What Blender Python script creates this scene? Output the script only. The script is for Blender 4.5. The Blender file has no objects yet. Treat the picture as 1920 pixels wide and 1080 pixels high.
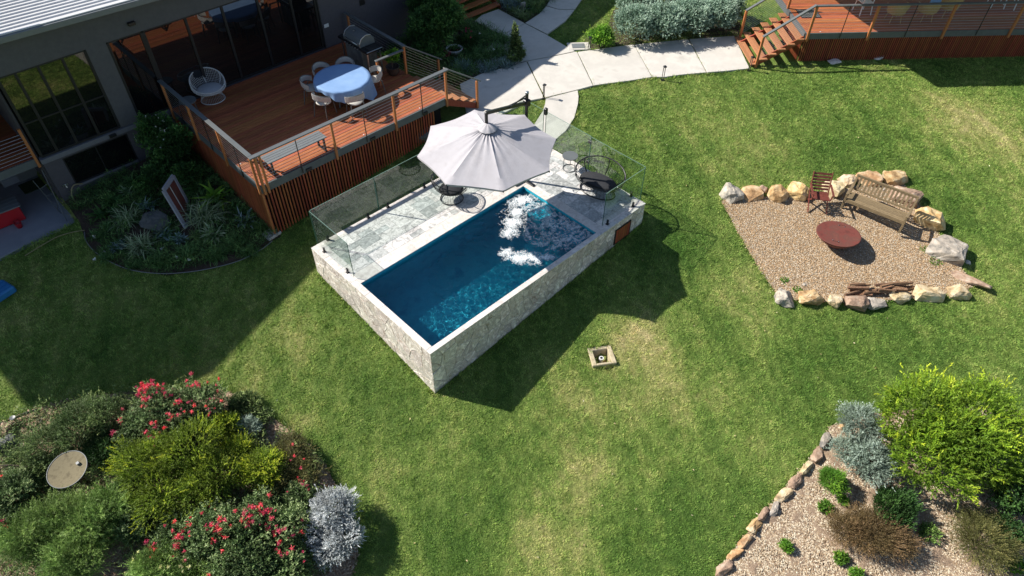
import bpy, bmesh, math, random
import numpy as np
from mathutils import Vector, Matrix, noise
from mathutils.geometry import delaunay_2d_cdt
sc = bpy.context.scene
COL = sc.collection
R = math.radians
# ------------------------------------------------------------------ camera, sky, sun, exposure
cd = bpy.data.cameras.new('camera'); cam = bpy.data.objects.new('camera', cd); COL.objects.link(cam)
cd.sensor_width = 36; cd.lens = 24.601; cd.clip_end = 2000; cd.clip_start = .1
right = Vector((0.7187190, -0.6952501, 0.0083810)); upv = Vector((0.4968850, 0.5220149, 0.6932573)); fwd = Vector((0.4863622, 0.4940929, -0.7206414))
m = Matrix((right, upv, -fwd)).transposed().to_4x4(); m.translation = Vector((-5.78493, -8.56041, 12.8)); cam.matrix_world = m
sc.camera = cam
SUN_TO = Vector((-.617, 1.0, 1.0)).normalized()            # direction towards the sun
w = bpy.data.worlds.new('World'); sc.world = w; w.use_nodes = True
nt = w.node_tree; sky = nt.nodes.new('ShaderNodeTexSky'); sky.sky_type = 'NISHITA'; sky.sun_disc = False
sky.sun_elevation = math.asin(SUN_TO.z); sky.sun_rotation = math.atan2(SUN_TO.x, SUN_TO.y); sky.altitude = 100; sky.dust_density = .6
nt.links.new(sky.outputs[0], nt.nodes['Background'].inputs[0]); nt.nodes['Background'].inputs[1].default_value = .074
sl = bpy.data.lights.new('sun', 'SUN'); so = bpy.data.objects.new('sun', sl); COL.objects.link(so)
sl.energy = 4.9; sl.angle = R(.55); sl.color = (1, .95, .86); so.rotation_euler = SUN_TO.to_track_quat('Z', 'Y').to_euler(); so.location = (-20, 30, 35)
sl.cycles.is_caustics_light = True
sc.view_settings.view_transform = 'Standard'; sc.view_settings.look = 'None'; sc.view_settings.gamma = 1; sc.view_settings.exposure = .68
try: sc.view_settings.use_curve_mapping = False
except Exception: pass
sc.cycles.use_denoising = True
try: sc.cycles.denoiser = 'OPENIMAGEDENOISE'
except Exception: pass
sc.cycles.max_bounces = 10; sc.cycles.transparent_max_bounces = 16; sc.cycles.caustics_refractive = True; sc.cycles.caustics_reflective = False
sc.cycles.sample_clamp_indirect = 4

# ------------------------------------------------------------------ helpers
def lse(a, b, k): return -k * np.logaddexp(-a / k, -b / k)
def gz(x, y):
    p = -1.58 + .104 * np.asarray(x, float) + .123 * np.asarray(y, float)
    z = lse(p, np.full_like(p, .12), .12)
    return -lse(-z, np.full_like(p, 6.0), .6)
def gzf(x, y): return float(gz(x, y))
def H(ix, iy, s=0):
    n = (ix.astype(np.int64) * 374761393 + iy.astype(np.int64) * 668265263 + s * 1442695041) & 0xffffffff
    n = ((n ^ (n >> 13)) * 1274126177) & 0xffffffff
    return ((n ^ (n >> 16)) & 0xffff) / 65535.0
def vn(x, y, s=0):
    ix = np.floor(x); iy = np.floor(y); fx = x - ix; fy = y - iy; fx = fx * fx * (3 - 2 * fx); fy = fy * fy * (3 - 2 * fy)
    a = H(ix, iy, s); b = H(ix + 1, iy, s); c = H(ix, iy + 1, s); d = H(ix + 1, iy + 1, s)
    return (a * (1 - fx) + b * fx) * (1 - fy) + (c * (1 - fx) + d * fx) * fy
def fbm(x, y, o=4, s=0):
    t = 0; a = .5; n = 0
    for i in range(o): t = t + a * vn(x, y, s + i * 17); n += a; x = x * 2.03 + 3.1; y = y * 2.03 + 1.7; a *= .5
    return t / n
def inpoly(x, y, P):
    r = np.zeros(x.shape, bool); j = len(P) - 1
    for i in range(len(P)):
        xi, yi = P[i]; xj, yj = P[j]
        c = ((yi > y) != (yj > y)) & (x < (xj - xi) * (y - yi) / ((yj - yi) or 1e-9) + xi)
        r ^= c; j = i
    return r
def smoothpoly(P, n=4, closed=True):
    out = []; N = len(P)
    for i in range(N if closed else N - 1):
        p0, p1, p2, p3 = [P[(i + k) % N] if closed else P[min(max(i + k, 0), N - 1)] for k in (-1, 0, 1, 2)]
        for j in range(n):
            t = j / n
            out.append(tuple(.5 * (2 * b + (c - a) * t + (2 * a - 5 * b + 4 * c - d) * t * t + (-a + 3 * b - 3 * c + d) * t ** 3) for a, b, c, d in zip(p0, p1, p2, p3)))
    if not closed: out.append(tuple(P[-1]))
    return out

class MB:
    def __init__(s): s.v = []; s.f = []
    def add(s, vs, fs):
        o = len(s.v); s.v += [tuple(v) for v in vs]; s.f += [tuple(i + o for i in f) for f in fs]; return s
    def box(s, x0, y0, z0, x1, y1, z1, M=None):
        vs = [Vector((x, y, z)) for z in (z0, z1) for y in (y0, y1) for x in (x0, x1)]
        if M is not None: vs = [M @ v for v in vs]
        return s.add(vs, [(0, 2, 3, 1), (4, 5, 7, 6), (0, 1, 5, 4), (1, 3, 7, 5), (3, 2, 6, 7), (2, 0, 4, 6)])
    def beam(s, a, b, w, h, up=(0, 0, 1), roll=0):
        a = Vector(a); b = Vector(b); d = (b - a).normalized(); u = Vector(up)
        if abs(d.dot(u)) > .98: u = Vector((0, 1, 0))
        sx = d.cross(u).normalized(); sz = sx.cross(d)
        vs = [p + sx * i * w / 2 + sz * j * h / 2 for p in (a, b) for j in (-1, 1) for i in (-1, 1)]
        return s.add(vs, [(0, 1, 3, 2), (4, 6, 7, 5), (0, 4, 5, 1), (2, 3, 7, 6), (0, 2, 6, 4), (1, 5, 7, 3)])
    def tube(s, pts, r, n=8, closed=False, cap=True):
        pts = [Vector(p) for p in pts]; N = len(pts); rr = r if isinstance(r, (list, tuple)) else [r] * N
        nrm = None; rings = []
        for i, p in enumerate(pts):
            if closed: t = pts[(i + 1) % N] - pts[i - 1]
            else: t = pts[min(i + 1, N - 1)] - pts[max(i - 1, 0)]
            t.normalize()
            if nrm is None: nrm = t.orthogonal().normalized()
            nrm = (nrm - t * nrm.dot(t)).normalized(); b = t.cross(nrm)
            rings.append([p + (nrm * math.cos(k * 2 * math.pi / n) + b * math.sin(k * 2 * math.pi / n)) * rr[i] for k in range(n)])
        vs = [v for q in rings for v in q]; fs = []
        for i in range(N if closed else N - 1):
            a = i * n; c = ((i + 1) % N) * n
            for k in range(n): fs.append((a + k, a + (k + 1) % n, c + (k + 1) % n, c + k))
        if cap and not closed: fs.append(tuple(range(n - 1, -1, -1))); fs.append(tuple(range((N - 1) * n, N * n)))
        return s.add(vs, fs)
    def lathe(s, prof, n=32, c=(0, 0, 0), sx=1, sy=1):
        vs = [(c[0] + r * sx * math.cos(k * 2 * math.pi / n), c[1] + r * sy * math.sin(k * 2 * math.pi / n), c[2] + z) for r, z in prof for k in range(n)]
        fs = []
        for i in range(len(prof) - 1):
            for k in range(n): fs.append((i * n + k, i * n + (k + 1) % n, (i + 1) * n + (k + 1) % n, (i + 1) * n + k))
        fs.append(tuple(range(n - 1, -1, -1))); fs.append(tuple(range((len(prof) - 1) * n, len(prof) * n)))
        return s.add(vs, fs)
    def prism(s, P, z0, z1):
        n = len(P); zt = z1 if callable(z1) else (lambda x, y: z1); zb = z0 if callable(z0) else (lambda x, y: z0)
        vs = [(x, y, zb(x, y)) for x, y in P] + [(x, y, zt(x, y)) for x, y in P]
        return s.add(vs, [tuple(range(n - 1, -1, -1)), tuple(range(n, 2 * n))] + [(i, (i + 1) % n, n + (i + 1) % n, n + i) for i in range(n)])
    def mesh(s, name, mat, smooth=False, bevel=0):
        me = bpy.data.meshes.new(name); me.from_pydata([tuple(v) for v in s.v], [], s.f); me.update()
        bm = bmesh.new(); bm.from_mesh(me); bmesh.ops.recalc_face_normals(bm, faces=bm.faces)
        if bevel:
            bmesh.ops.bevel(bm, geom=[e for e in bm.edges if len(e.link_faces) == 2 and e.calc_face_angle(0) > .5], offset=bevel, segments=1, affect='EDGES', clamp_overlap=True)
        bm.to_mesh(me); bm.free()
        if smooth: me.shade_smooth()
        me.materials.append(mat); return me
    def build(s, name, mat, parent=None, smooth=False, bevel=0, **k):
        return link(name, s.mesh(name, mat, smooth, bevel), parent, **k)
def link(name, me, parent=None, loc=None, rot=None, kind=None, label=None, cat=None, group=None):
    o = bpy.data.objects.new(name, me); COL.objects.link(o)
    if parent is not None: o.parent = parent
    if loc: o.location = loc
    if rot: o.rotation_euler = rot
    if kind: o['kind'] = kind
    if label: o['label'] = label
    if cat: o['category'] = cat
    if group: o['group'] = group
    return o
def thing(name, label, cat, loc=(0, 0, 0), rz=0, group=None, rot=None):
    return link(name, None, None, loc, rot or (0, 0, rz), None, label, cat, group)
def copy_thing(o, loc, rz, label=None, group=None):
    def cp(s, par):
        c = s.copy(); COL.objects.link(c)
        if par is not None: c.parent = par
        for ch in s.children: cp(ch, c)
        return c
    c = cp(o, None); c.location = loc; c.rotation_euler = (0, 0, rz)
    if label: c['label'] = label
    if group: c['group'] = group
    return c
def npmesh(name, V, F, mat, attrs=None, smooth=False):
    """V (n,3), F (m,k)"""
    me = bpy.data.meshes.new(name); V = np.ascontiguousarray(V, np.float32); F = np.ascontiguousarray(F, np.int32); m_, k = F.shape
    me.vertices.add(len(V)); me.vertices.foreach_set('co', V.ravel())
    me.loops.add(m_ * k); me.loops.foreach_set('vertex_index', F.ravel())
    me.polygons.add(m_); me.polygons.foreach_set('loop_start', np.arange(0, m_ * k, k, dtype=np.int32))
    if smooth: me.polygons.foreach_set('use_smooth', np.ones(m_, bool))
    for n, a in (attrs or {}).items():
        at = me.attributes.new(n, 'FLOAT', 'POINT'); at.data.foreach_set('value', np.ascontiguousarray(a, np.float32))
    me.update(calc_edges=True); me.materials.append(mat); return me

# ------------------------------------------------------------------ materials
def mat(name, cols, scale=4, rough=.6, bump=0, bscale=20, vary=0, metal=0, spec=.5, stretch=None, detail=6, dist=0, coat=0, contrast=(.3, .7), hue=0, attr=None, crack=None):
    """noise between colours; vary: brightness spread per object"""
    M_ = bpy.data.materials.new(name); M_.use_nodes = True; n = M_.node_tree.nodes; l = M_.node_tree.links; b = n['Principled BSDF']
    b.inputs['Roughness'].default_value = rough; b.inputs['Metallic'].default_value = metal; b.inputs['Specular IOR Level'].default_value = spec
    if coat: b.inputs['Coat Weight'].default_value = coat
    tc = n.new('ShaderNodeTexCoord'); oi = n.new('ShaderNodeObjectInfo'); vm = n.new('ShaderNodeVectorMath'); vm.operation = 'MULTIPLY_ADD'
    l.new(oi.outputs['Random'], vm.inputs[0]); vm.inputs[1].default_value = (37, 51, 23); l.new(tc.outputs['Object'], vm.inputs[2])
    src = vm.outputs[0]
    if stretch:
        mp = n.new('ShaderNodeMapping'); mp.inputs['Scale'].default_value = stretch; l.new(src, mp.inputs[0]); src = mp.outputs[0]
    no = n.new('ShaderNodeTexNoise'); no.inputs['Scale'].default_value = scale; no.inputs['Detail'].default_value = detail; no.inputs['Roughness'].default_value = .62; no.inputs['Distortion'].default_value = dist
    l.new(src, no.inputs['Vector'])
    cr = n.new('ShaderNodeValToRGB'); e = cr.color_ramp.elements
    if not isinstance(cols[0], (tuple, list)): cols = [cols, cols]
    while len(e) < len(cols): e.new(.5)
    for i, c in enumerate(cols):
        e[i].position = contrast[0] + (contrast[1] - contrast[0]) * i / max(1, len(cols) - 1); e[i].color = tuple(c) + (1,)
    l.new(no.outputs['Fac'], cr.inputs[0]); out = cr.outputs[0]
    if crack:
        wn = n.new('ShaderNodeTexNoise'); wn.inputs['Scale'].default_value = crack[0] * .8; wn.inputs['Detail'].default_value = 5; l.new(src, wn.inputs['Vector'])
        ad = n.new('ShaderNodeVectorMath'); ad.operation = 'MULTIPLY_ADD'; ad.inputs[1].default_value = (crack[2],) * 3; l.new(wn.outputs['Color'], ad.inputs[0]); l.new(src, ad.inputs[2])
        vo = n.new('ShaderNodeTexVoronoi'); vo.feature = 'DISTANCE_TO_EDGE'; vo.inputs['Scale'].default_value = crack[0]; l.new(ad.outputs[0], vo.inputs['Vector'])
        vr = n.new('ShaderNodeMapRange'); vr.inputs['From Max'].default_value = .09; vr.inputs['To Min'].default_value = 1 - crack[1]; vr.inputs['To Max'].default_value = 1; l.new(vo.outputs['Distance'], vr.inputs[0])
        mm = n.new('ShaderNodeMixRGB'); mm.blend_type = 'MULTIPLY'; mm.inputs[0].default_value = 1; l.new(out, mm.inputs[1]); l.new(vr.outputs[0], mm.inputs[2]); out = mm.outputs[0]
    if vary or hue:
        hs = n.new('ShaderNodeHueSaturation'); mr = n.new('ShaderNodeMapRange'); mr.inputs['To Min'].default_value = 1 - vary; mr.inputs['To Max'].default_value = 1 + vary
        l.new(oi.outputs['Random'], mr.inputs[0]); l.new(mr.outputs[0], hs.inputs['Value']); l.new(out, hs.inputs['Color'])
        if hue:
            m2 = n.new('ShaderNodeMath'); m2.operation = 'MULTIPLY'; m2.inputs[1].default_value = 7.31; m3 = n.new('ShaderNodeMath'); m3.operation = 'FRACT'
            l.new(oi.outputs['Random'], m2.inputs[0]); l.new(m2.outputs[0], m3.inputs[0]); mr2 = n.new('ShaderNodeMapRange'); mr2.inputs['To Min'].default_value = .5 - hue; mr2.inputs['To Max'].default_value = .5 + hue
            l.new(m3.outputs[0], mr2.inputs[0]); l.new(mr2.outputs[0], hs.inputs['Hue'])
        out = hs.outputs[0]
    l.new(out, b.inputs['Base Color'])
    if bump:
        n2 = n.new('ShaderNodeTexNoise'); n2.inputs['Scale'].default_value = bscale; n2.inputs['Detail'].default_value = 5; l.new(src, n2.inputs['Vector'])
        bp = n.new('ShaderNodeBump'); bp.inputs['Strength'].default_value = min(1, bump); bp.inputs['Distance'].default_value = .02; l.new(n2.outputs['Fac'], bp.inputs['Height']); l.new(bp.outputs[0], b.inputs['Normal'])
    return M_
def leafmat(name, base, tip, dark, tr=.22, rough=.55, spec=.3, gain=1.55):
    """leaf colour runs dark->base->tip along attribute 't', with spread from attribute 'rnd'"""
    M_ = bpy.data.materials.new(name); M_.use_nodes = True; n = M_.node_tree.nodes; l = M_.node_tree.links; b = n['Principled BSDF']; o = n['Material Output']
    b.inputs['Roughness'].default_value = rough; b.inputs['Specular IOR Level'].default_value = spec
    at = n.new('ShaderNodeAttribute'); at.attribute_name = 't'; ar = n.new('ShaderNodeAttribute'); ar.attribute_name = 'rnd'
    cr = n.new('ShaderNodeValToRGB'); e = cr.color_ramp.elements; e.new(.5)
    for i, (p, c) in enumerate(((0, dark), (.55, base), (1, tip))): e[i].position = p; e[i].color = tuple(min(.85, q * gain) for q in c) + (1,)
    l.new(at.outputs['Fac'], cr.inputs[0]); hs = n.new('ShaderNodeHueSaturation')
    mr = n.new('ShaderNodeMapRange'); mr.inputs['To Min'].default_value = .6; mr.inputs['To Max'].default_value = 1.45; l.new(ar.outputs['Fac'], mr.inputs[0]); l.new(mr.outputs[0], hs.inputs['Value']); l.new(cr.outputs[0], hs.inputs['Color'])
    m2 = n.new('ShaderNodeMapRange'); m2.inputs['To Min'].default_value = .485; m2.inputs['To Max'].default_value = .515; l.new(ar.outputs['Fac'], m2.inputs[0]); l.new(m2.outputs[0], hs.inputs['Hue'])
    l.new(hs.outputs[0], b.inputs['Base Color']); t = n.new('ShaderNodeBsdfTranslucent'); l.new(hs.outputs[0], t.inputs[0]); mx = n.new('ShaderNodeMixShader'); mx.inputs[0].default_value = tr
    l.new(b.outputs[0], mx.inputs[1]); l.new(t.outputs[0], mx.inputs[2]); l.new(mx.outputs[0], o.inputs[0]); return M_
def glassmat(name, tint, refl=1.45, dark=0):
    M_ = bpy.data.materials.new(name); M_.use_nodes = True; n = M_.node_tree.nodes; l = M_.node_tree.links; n.remove(n['Principled BSDF']); o = n['Material Output']
    t = n.new('ShaderNodeBsdfTransparent'); t.inputs[0].default_value = tuple(tint) + (1,); g = n.new('ShaderNodeBsdfGlossy'); g.inputs['Roughness'].default_value = .02; lw = n.new('ShaderNodeLayerWeight'); lw.inputs[0].default_value = .5; pw = n.new('ShaderNodeMath'); pw.operation = 'POWER'; pw.inputs[1].default_value = 5; f = n.new('ShaderNodeMath'); f.operation = 'MULTIPLY_ADD'; f.inputs[1].default_value = .95; f.inputs[2].default_value = .07
    l.new(lw.outputs['Facing'], pw.inputs[0]); l.new(pw.outputs[0], f.inputs[0])
    mx = n.new('ShaderNodeMixShader'); l.new(f.outputs[0], mx.inputs[0]); l.new(t.outputs[0], mx.inputs[1]); l.new(g.outputs[0], mx.inputs[2]); l.new(mx.outputs[0], o.inputs[0]); return M_

M = {}
M['timber'] = mat('oiled_timber', [(.23, .068, .026), (.47, .155, .056)], 3, .55, .3, 40, vary=.22, stretch=(1.0, 14, 14), hue=.010, spec=.4)
M['timber_v'] = mat('batten_timber', [(.21, .050, .022), (.36, .10, .042)], 3, .6, .25, 40, vary=.22, stretch=(14, 14, 1.2), hue=.012, spec=.3)
M['timber_post'] = mat('post_timber', [(.36, .12, .04), (.5, .2, .075)], 4, .5, .2, 40, vary=.1, stretch=(14, 14, 1.5), spec=.4)
M['tread'] = mat('tread_timber', [(.32, .13, .055), (.46, .21, .10)], 3, .65, .2, 40, vary=.12, stretch=(6, 6, 6))
M['grey_metal'] = mat('grey_metal', [(.10, .11, .115), (.12, .13, .135)], 3, .45, vary=0)
M['beam'] = mat('grey_beam', [(.085, .095, .10), (.12, .13, .135)], 5, .6, .1)
M['black'] = mat('black_metal', (.012, .012, .014), 3, .35)
M['steel'] = mat('steel_cable', (.55, .56, .55), 3, .3, metal=.9)
M['render'] = mat('grey_render', [(.078, .072, .084), (.095, .088, .102)], 12, .85, .4, 180)
M['band'] = mat('pale_band', [(.14, .14, .16), (.17, .17, .19)], 10, .8, .2, 90)
M['upper'] = mat('upper_cladding', [(.082, .08, .088), (.10, .098, .106)], 8, .75, .2, 120)
M['roof'] = mat('roof_steel', [(.56, .56, .57), (.64, .64, .64)], 1.5, .5, .08, 30, metal=.15, spec=.4)
M['gutter'] = mat('gutter_steel', [(.15, .16, .165), (.18, .19, .195)], 4, .45)
M['frame'] = mat('window_frame', (.012, .012, .014), 3, .5)
M['unlit_black'] = mat('unlit_black', [(.008, .008, .01), (.014, .013, .014)], 2, .9, spec=.1)  # near-black colour standing for unlit space behind windows and under decks
M['concrete'] = mat('concrete', [(.47, .44, .395), (.60, .565, .515), (.53, .50, .455), (.62, .585, .535)], 1.0, .85, .35, 140, vary=.05, detail=10)
M['slab'] = mat('patio_concrete', [(.22, .235, .27), (.29, .305, .34)], 2.5, .8, .25, 120, detail=9)
M['pale_stone'] = mat('pale_footing', [(.4, .39, .38), (.52, .5, .48)], 9, .85, .4, 60)
M['tile_a'] = mat('travertine', [(.34, .33, .32), (.56, .54, .52), (.74, .71, .69), (.50, .49, .475)], 4.2, .5, .3, 45, vary=.12, detail=14, dist=2.2, contrast=(.36, .66), hue=.01, crack=(3.5, .14, .8))
M['tile_b'] = mat('grey_travertine', [(.26, .27, .262), (.42, .43, .42), (.64, .64, .625)], 5, .5, .3, 45, vary=.16, detail=14, dist=1.8, contrast=(.34, .68), hue=.012, crack=(3.5, .14, .8))
M['coping'] = mat('pale_coping', [(.42, .38, .35), (.62, .57, .53), (.74, .7, .66)], 5, .55, .3, 60, vary=.07, detail=12, dist=1.5, contrast=(.25, .65))
M['clad'] = mat('wall_stone', [(.34, .275, .225), (.66, .57, .49), (.46, .42, .38), (.78, .70, .625), (.86, .79, .72)], 3.6, .75, .8, 24, vary=.17, detail=14, dist=2.0, contrast=(.36, .64), hue=.02, crack=(2.6, .16, .7))
M['grout'] = mat('grout', [(.36, .34, .32), (.46, .44, .41)], 20, .9)
M['pool'] = mat('pool_finish', [(.016, .28, .44), (.036, .44, .58), (.022, .34, .50)], 2.2, .8, .2, 60, spec=.1)
M['foam'] = mat('foam', [(.75, .82, .86), (.92, .94, .95)], 20, .9, .8, 60, spec=.2)
M['fabric'] = mat('canopy_fabric', [(.39, .37, .385), (.45, .432, .455), (.42, .40, .42)], 2.4, .9, .3, 160, spec=.1)
M['rattan'] = mat('pale_rattan', [(.50, .49, .50), (.62, .61, .61)], 30, .6)
M['rattan_t'] = mat('tan_rattan', [(.36, .25, .11), (.5, .36, .18)], 30, .6)
M['rope'] = mat('rope_weave', [(.38, .36, .33), (.55, .52, .48)], 60, .8)
M['pad'] = mat('pale_cushion', [(.42, .42, .44), (.48, .48, .5)], 9, .9, .2, 200)
M['pad_d'] = mat('dark_cushion', [(.016, .017, .02), (.024, .025, .03)], 9, .9, .2, 200)
M['cloth'] = mat('blue_cloth', [(.17, .30, .54), (.23, .37, .60)], 2.3, .85, .3, 90)
M['rust'] = mat('rusty_steel', [(.085, .022, .016), (.155, .036, .026), (.12, .042, .030), (.19, .05, .034)], 3.2, .75, .25, 60, detail=14, contrast=(.3, .7))
M['gravel'] = mat('gravel_bed', [(.24, .165, .095), (.40, .29, .18)], 30, .95, .8, 60)
M['mulch'] = mat('mulch_bed', [(.20, .135, .09), (.36, .26, .18)], 25, .95, .8, 50)
M['soil'] = mat('dark_soil', [(.03, .02, .014), (.07, .045, .03)], 12, .95, .8, 40)
M['rock_tan'] = mat('tan_rock', [(.17, .10, .05), (.42, .25, .11), (.56, .40, .22), (.66, .55, .40)], 4, .85, .8, 14, vary=.18, detail=12, contrast=(.3, .7), hue=.012)
M['rock_pale'] = mat('pale_rock', [(.22, .15, .08), (.48, .35, .20), (.60, .48, .32), (.68, .60, .48)], 4, .85, .8, 14, vary=.12, detail=12, contrast=(.3, .7), hue=.012)
M['rock_grey'] = mat('grey_rock', [(.13, .12, .11), (.30, .27, .23), (.44, .38, .31), (.52, .49, .44)], 5, .85, .8, 14, vary=.15, detail=12, contrast=(.32, .68), hue=.01)
M['rock_red'] = mat('reddish_rock', [(.15, .10, .075), (.34, .225, .155), (.44, .35, .27)], 5, .8, .8, 14, vary=.12, detail=12, contrast=(.32, .68))
M['rock_dark'] = mat('dark_rock', [(.06, .065, .065), (.14, .145, .14)], 5, .85, .8, 14, vary=.12, detail=12)
M['wood_grey'] = mat('weathered_wood', [(.15, .105, .055), (.27, .2, .11)], 4, .75, .4, 40, vary=.15, stretch=(3, 12, 12))
M['wood_red'] = mat('red_stained_wood', [(.12, .028, .02), (.21, .055, .038)], 4, .6, .3, 40, vary=.15, stretch=(4, 4, 4))
M['log'] = mat('firewood', [(.10, .05, .03), (.24, .13, .07), (.34, .22, .13)], 6, .85, .7, 20, vary=.35, stretch=(2, 8, 8), hue=.01)
M['bark'] = mat('bark', [(.06, .045, .03), (.14, .11, .08)], 14, .9, .6, 30)
M['white'] = mat('white_paint', (.7, .7, .7), 3, .5)
M['grey_frame'] = mat('grey_timber_frame', [(.25, .25, .29), (.36, .36, .41)], 5, .75, .3, 40, stretch=(4, 4, 10))
M['red'] = mat('red_plastic', (.42, .012, .02), 3, .4)
M['blue'] = mat('blue_plastic', [(.02, .14, .36), (.03, .2, .46)], 3, .45)
M['pit'] = mat('weathered_concrete', [(.38, .31, .19), (.55, .47, .33)], 12, .9, .6, 60)
M['clay'] = mat('dark_pot', [(.04, .025, .02), (.07, .045, .035)], 12, .7)
M['green_mat'] = mat('turf_mat', [(.02, .045, .012), (.035, .07, .02)], 40, .95, .8, 100)
M['sand'] = mat('sandy_dish', [(.10, .08, .042), (.18, .15, .085), (.14, .115, .064)], 7, .85, .2, 60)
M['hose'] = mat('hose_rubber', (.17, .2, .13), 3, .5)
M['tan_hose'] = mat('tan_hose', (.3, .24, .13), 3, .5)
M['moss'] = mat('low_weed', [(.12, .19, .02), (.2, .27, .04)], 20, .9)
M['pane'] = None
def panemat():
    M_ = bpy.data.materials.new('dark_glass'); M_.use_nodes = True; b = M_.node_tree.nodes['Principled BSDF']
    b.inputs['Base Color'].default_value = (.006, .006, .007, 1); b.inputs['Roughness'].default_value = .015; b.inputs['IOR'].default_value = 1.75; return M_
M['pane'] = panemat()
M['fence_glass'] = glassmat('fence_glass', (.93, .97, .95), 1.5)
M['glass_edge'] = mat('glass_edge', (.16, .25, .205), 3, .2)
M['glass_edge_d'] = mat('glass_side_edge', (.03, .09, .065), 3, .2)
def watermat():
    M_ = bpy.data.materials.new('pool_water'); M_.use_nodes = True; b = M_.node_tree.nodes['Principled BSDF']
    b.inputs['Base Color'].default_value = (.78, .97, 1, 1); b.inputs['Roughness'].default_value = 0; b.inputs['IOR'].default_value = 1.33; b.inputs['Transmission Weight'].default_value = 1; return M_
M['water'] = watermat()
def grassmat(name, ground=False):
    M_ = bpy.data.materials.new(name); M_.use_nodes = True; n = M_.node_tree.nodes; l = M_.node_tree.links; b = n['Principled BSDF']; o = n['Material Output']
    b.inputs['Roughness'].default_value = .75; b.inputs['Specular IOR Level'].default_value = .15
    ad = n.new('ShaderNodeAttribute'); ad.attribute_name = 'dry'; cr = n.new('ShaderNodeValToRGB'); e = cr.color_ramp.elements; e.new(.5); e.new(.5)
    k = .50 if ground else 1.0
    for i, (p, c) in enumerate(((0, (.11, .21, .038)), (.32, (.25, .355, .08)), (.62, (.45, .46, .16)), (1, (.74, .61, .34)))): e[i].position = p; e[i].color = tuple(q * k for q in c) + (1,)
    l.new(ad.outputs['Fac'], cr.inputs[0]); hs = n.new('ShaderNodeHueSaturation'); l.new(cr.outputs[0], hs.inputs['Color']); mr = n.new('ShaderNodeMapRange'); mr.inputs['To Min'].default_value = .55; mr.inputs['To Max'].default_value = 1.5
    if ground:
        tc = n.new('ShaderNodeTexCoord'); no = n.new('ShaderNodeTexNoise'); no.inputs['Scale'].default_value = 9; no.inputs['Detail'].default_value = 8; l.new(tc.outputs['Object'], no.inputs['Vector']); l.new(no.outputs['Fac'], mr.inputs[0])
        bp = n.new('ShaderNodeBump'); bp.inputs['Distance'].default_value = .05; bp.inputs['Strength'].default_value = .8; n2 = n.new('ShaderNodeTexNoise'); n2.inputs['Scale'].default_value = 14; n2.inputs['Detail'].default_value = 6; l.new(tc.outputs['Object'], n2.inputs['Vector']); l.new(n2.outputs['Fac'], bp.inputs['Height']); l.new(bp.outputs[0], b.inputs['Normal'])
    else:
        ar = n.new('ShaderNodeAttribute'); ar.attribute_name = 'rnd'; l.new(ar.outputs['Fac'], mr.inputs[0])
    l.new(mr.outputs[0], hs.inputs['Value']); l.new(hs.outputs[0], b.inputs['Base Color'])
    if not ground:
        t = n.new('ShaderNodeBsdfTranslucent'); l.new(hs.outputs[0], t.inputs[0]); mx = n.new('ShaderNodeMixShader'); mx.inputs[0].default_value = .25; l.new(b.outputs[0], mx.inputs[1]); l.new(t.outputs[0], mx.inputs[2]); l.new(mx.outputs[0], o.inputs[0])
    return M_
M['lawn'] = grassmat('lawn_ground', True); M['blade'] = grassmat('grass_blades')

# ------------------------------------------------------------------ plan outlines (metres, pool corner = origin)
POOL = [(0, 0), (7.99, 0), (7.99, 5.0), (0, 5.0)]
DECK = [(-.13, 6.9), (6.48, 6.9), (6.48, 12.2), (-.13, 12.2)]
PATIO = [(-12, 13.5), (-6.16,11.40), (-5.4, 11.42), (-4.05, 11.35), (-4.0, 12.2), (-4.0, 18), (-12, 18)]
SLABS = [
 [(12.39,11.83),(13.26,11.77),(13.16,10.15),(11.79,10.05),(11.84,11.63)],
 [(13.14,10.13),(13.09,8.87),(12.95,7.58),(12.93,7.26),(11.93,7.62),(11.11,7.99),(10.08,8.24),(10.38,9.57),(11.77,10.02)],
 [(10.13,6.36),(11.07,7.95),(9.28,8.44),(8.28,8.45),(6.95,6.46),(7.92,6.21),(9.30,6.10),(9.83,5.85)],
 [(10.18,6.36),(11.10,7.95),(11.90,7.60),(12.92,7.22),(12.94,7.17),(11.61,5.20),(11.02,5.39),(9.88,5.83)],
 [(12.96,7.16),(13.75,6.75),(14.94,6.09),(13.55,4.14),(12.78,4.53),(12.10,4.93),(11.63,5.19)],
 [(14.95,6.08),(16.79,4.94),(15.23,3.00),(14.41,3.54),(13.83,3.86),(13.57,4.13)],
 [(16.82,4.92),(18.31,3.88),(16.60,2.09),(15.85,2.56),(15.25,2.98)],
 [(9.85,5.80),(11.00,5.37),(10.74,5.09),(10.44,4.84),(9.81,4.42),(9.13,4.17),(8.53,4.11),(7.62,4.16),(7.91,4.82),(8.69,5.14),(9.27,5.38),(9.64,5.62)],
 [(13.19,10.15),(14.13,10.33),(14.87,10.63),(15.01,10.04),(15.47,9.61),(14.47,9.18),(13.15,8.91)],
 [(14.92,10.66),(15.69,11.11),(16.64,11.82),(17.58,10.95),(16.49,10.09),(15.54,9.64),(15.04,10.07)],
]
BED_LOW = smoothpoly([(-3.95,10.95),(-4.13,10.32),(-4.08,9.43),(-3.66,8.53),(-3.09,7.81),(-2.05,7.05),(-1.08,6.72),(-0.32,6.76)]) if False else [(-3.98,11.16),(-4.13,10.50),(-4.16,9.75),(-3.84,8.80),(-3.10,7.79),(-2.04,7.07),(-1.06,6.75),(-0.40,6.83),(-0.03,6.78)] + [(-.2, 12.2), (-3.95, 12.2)]
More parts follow.
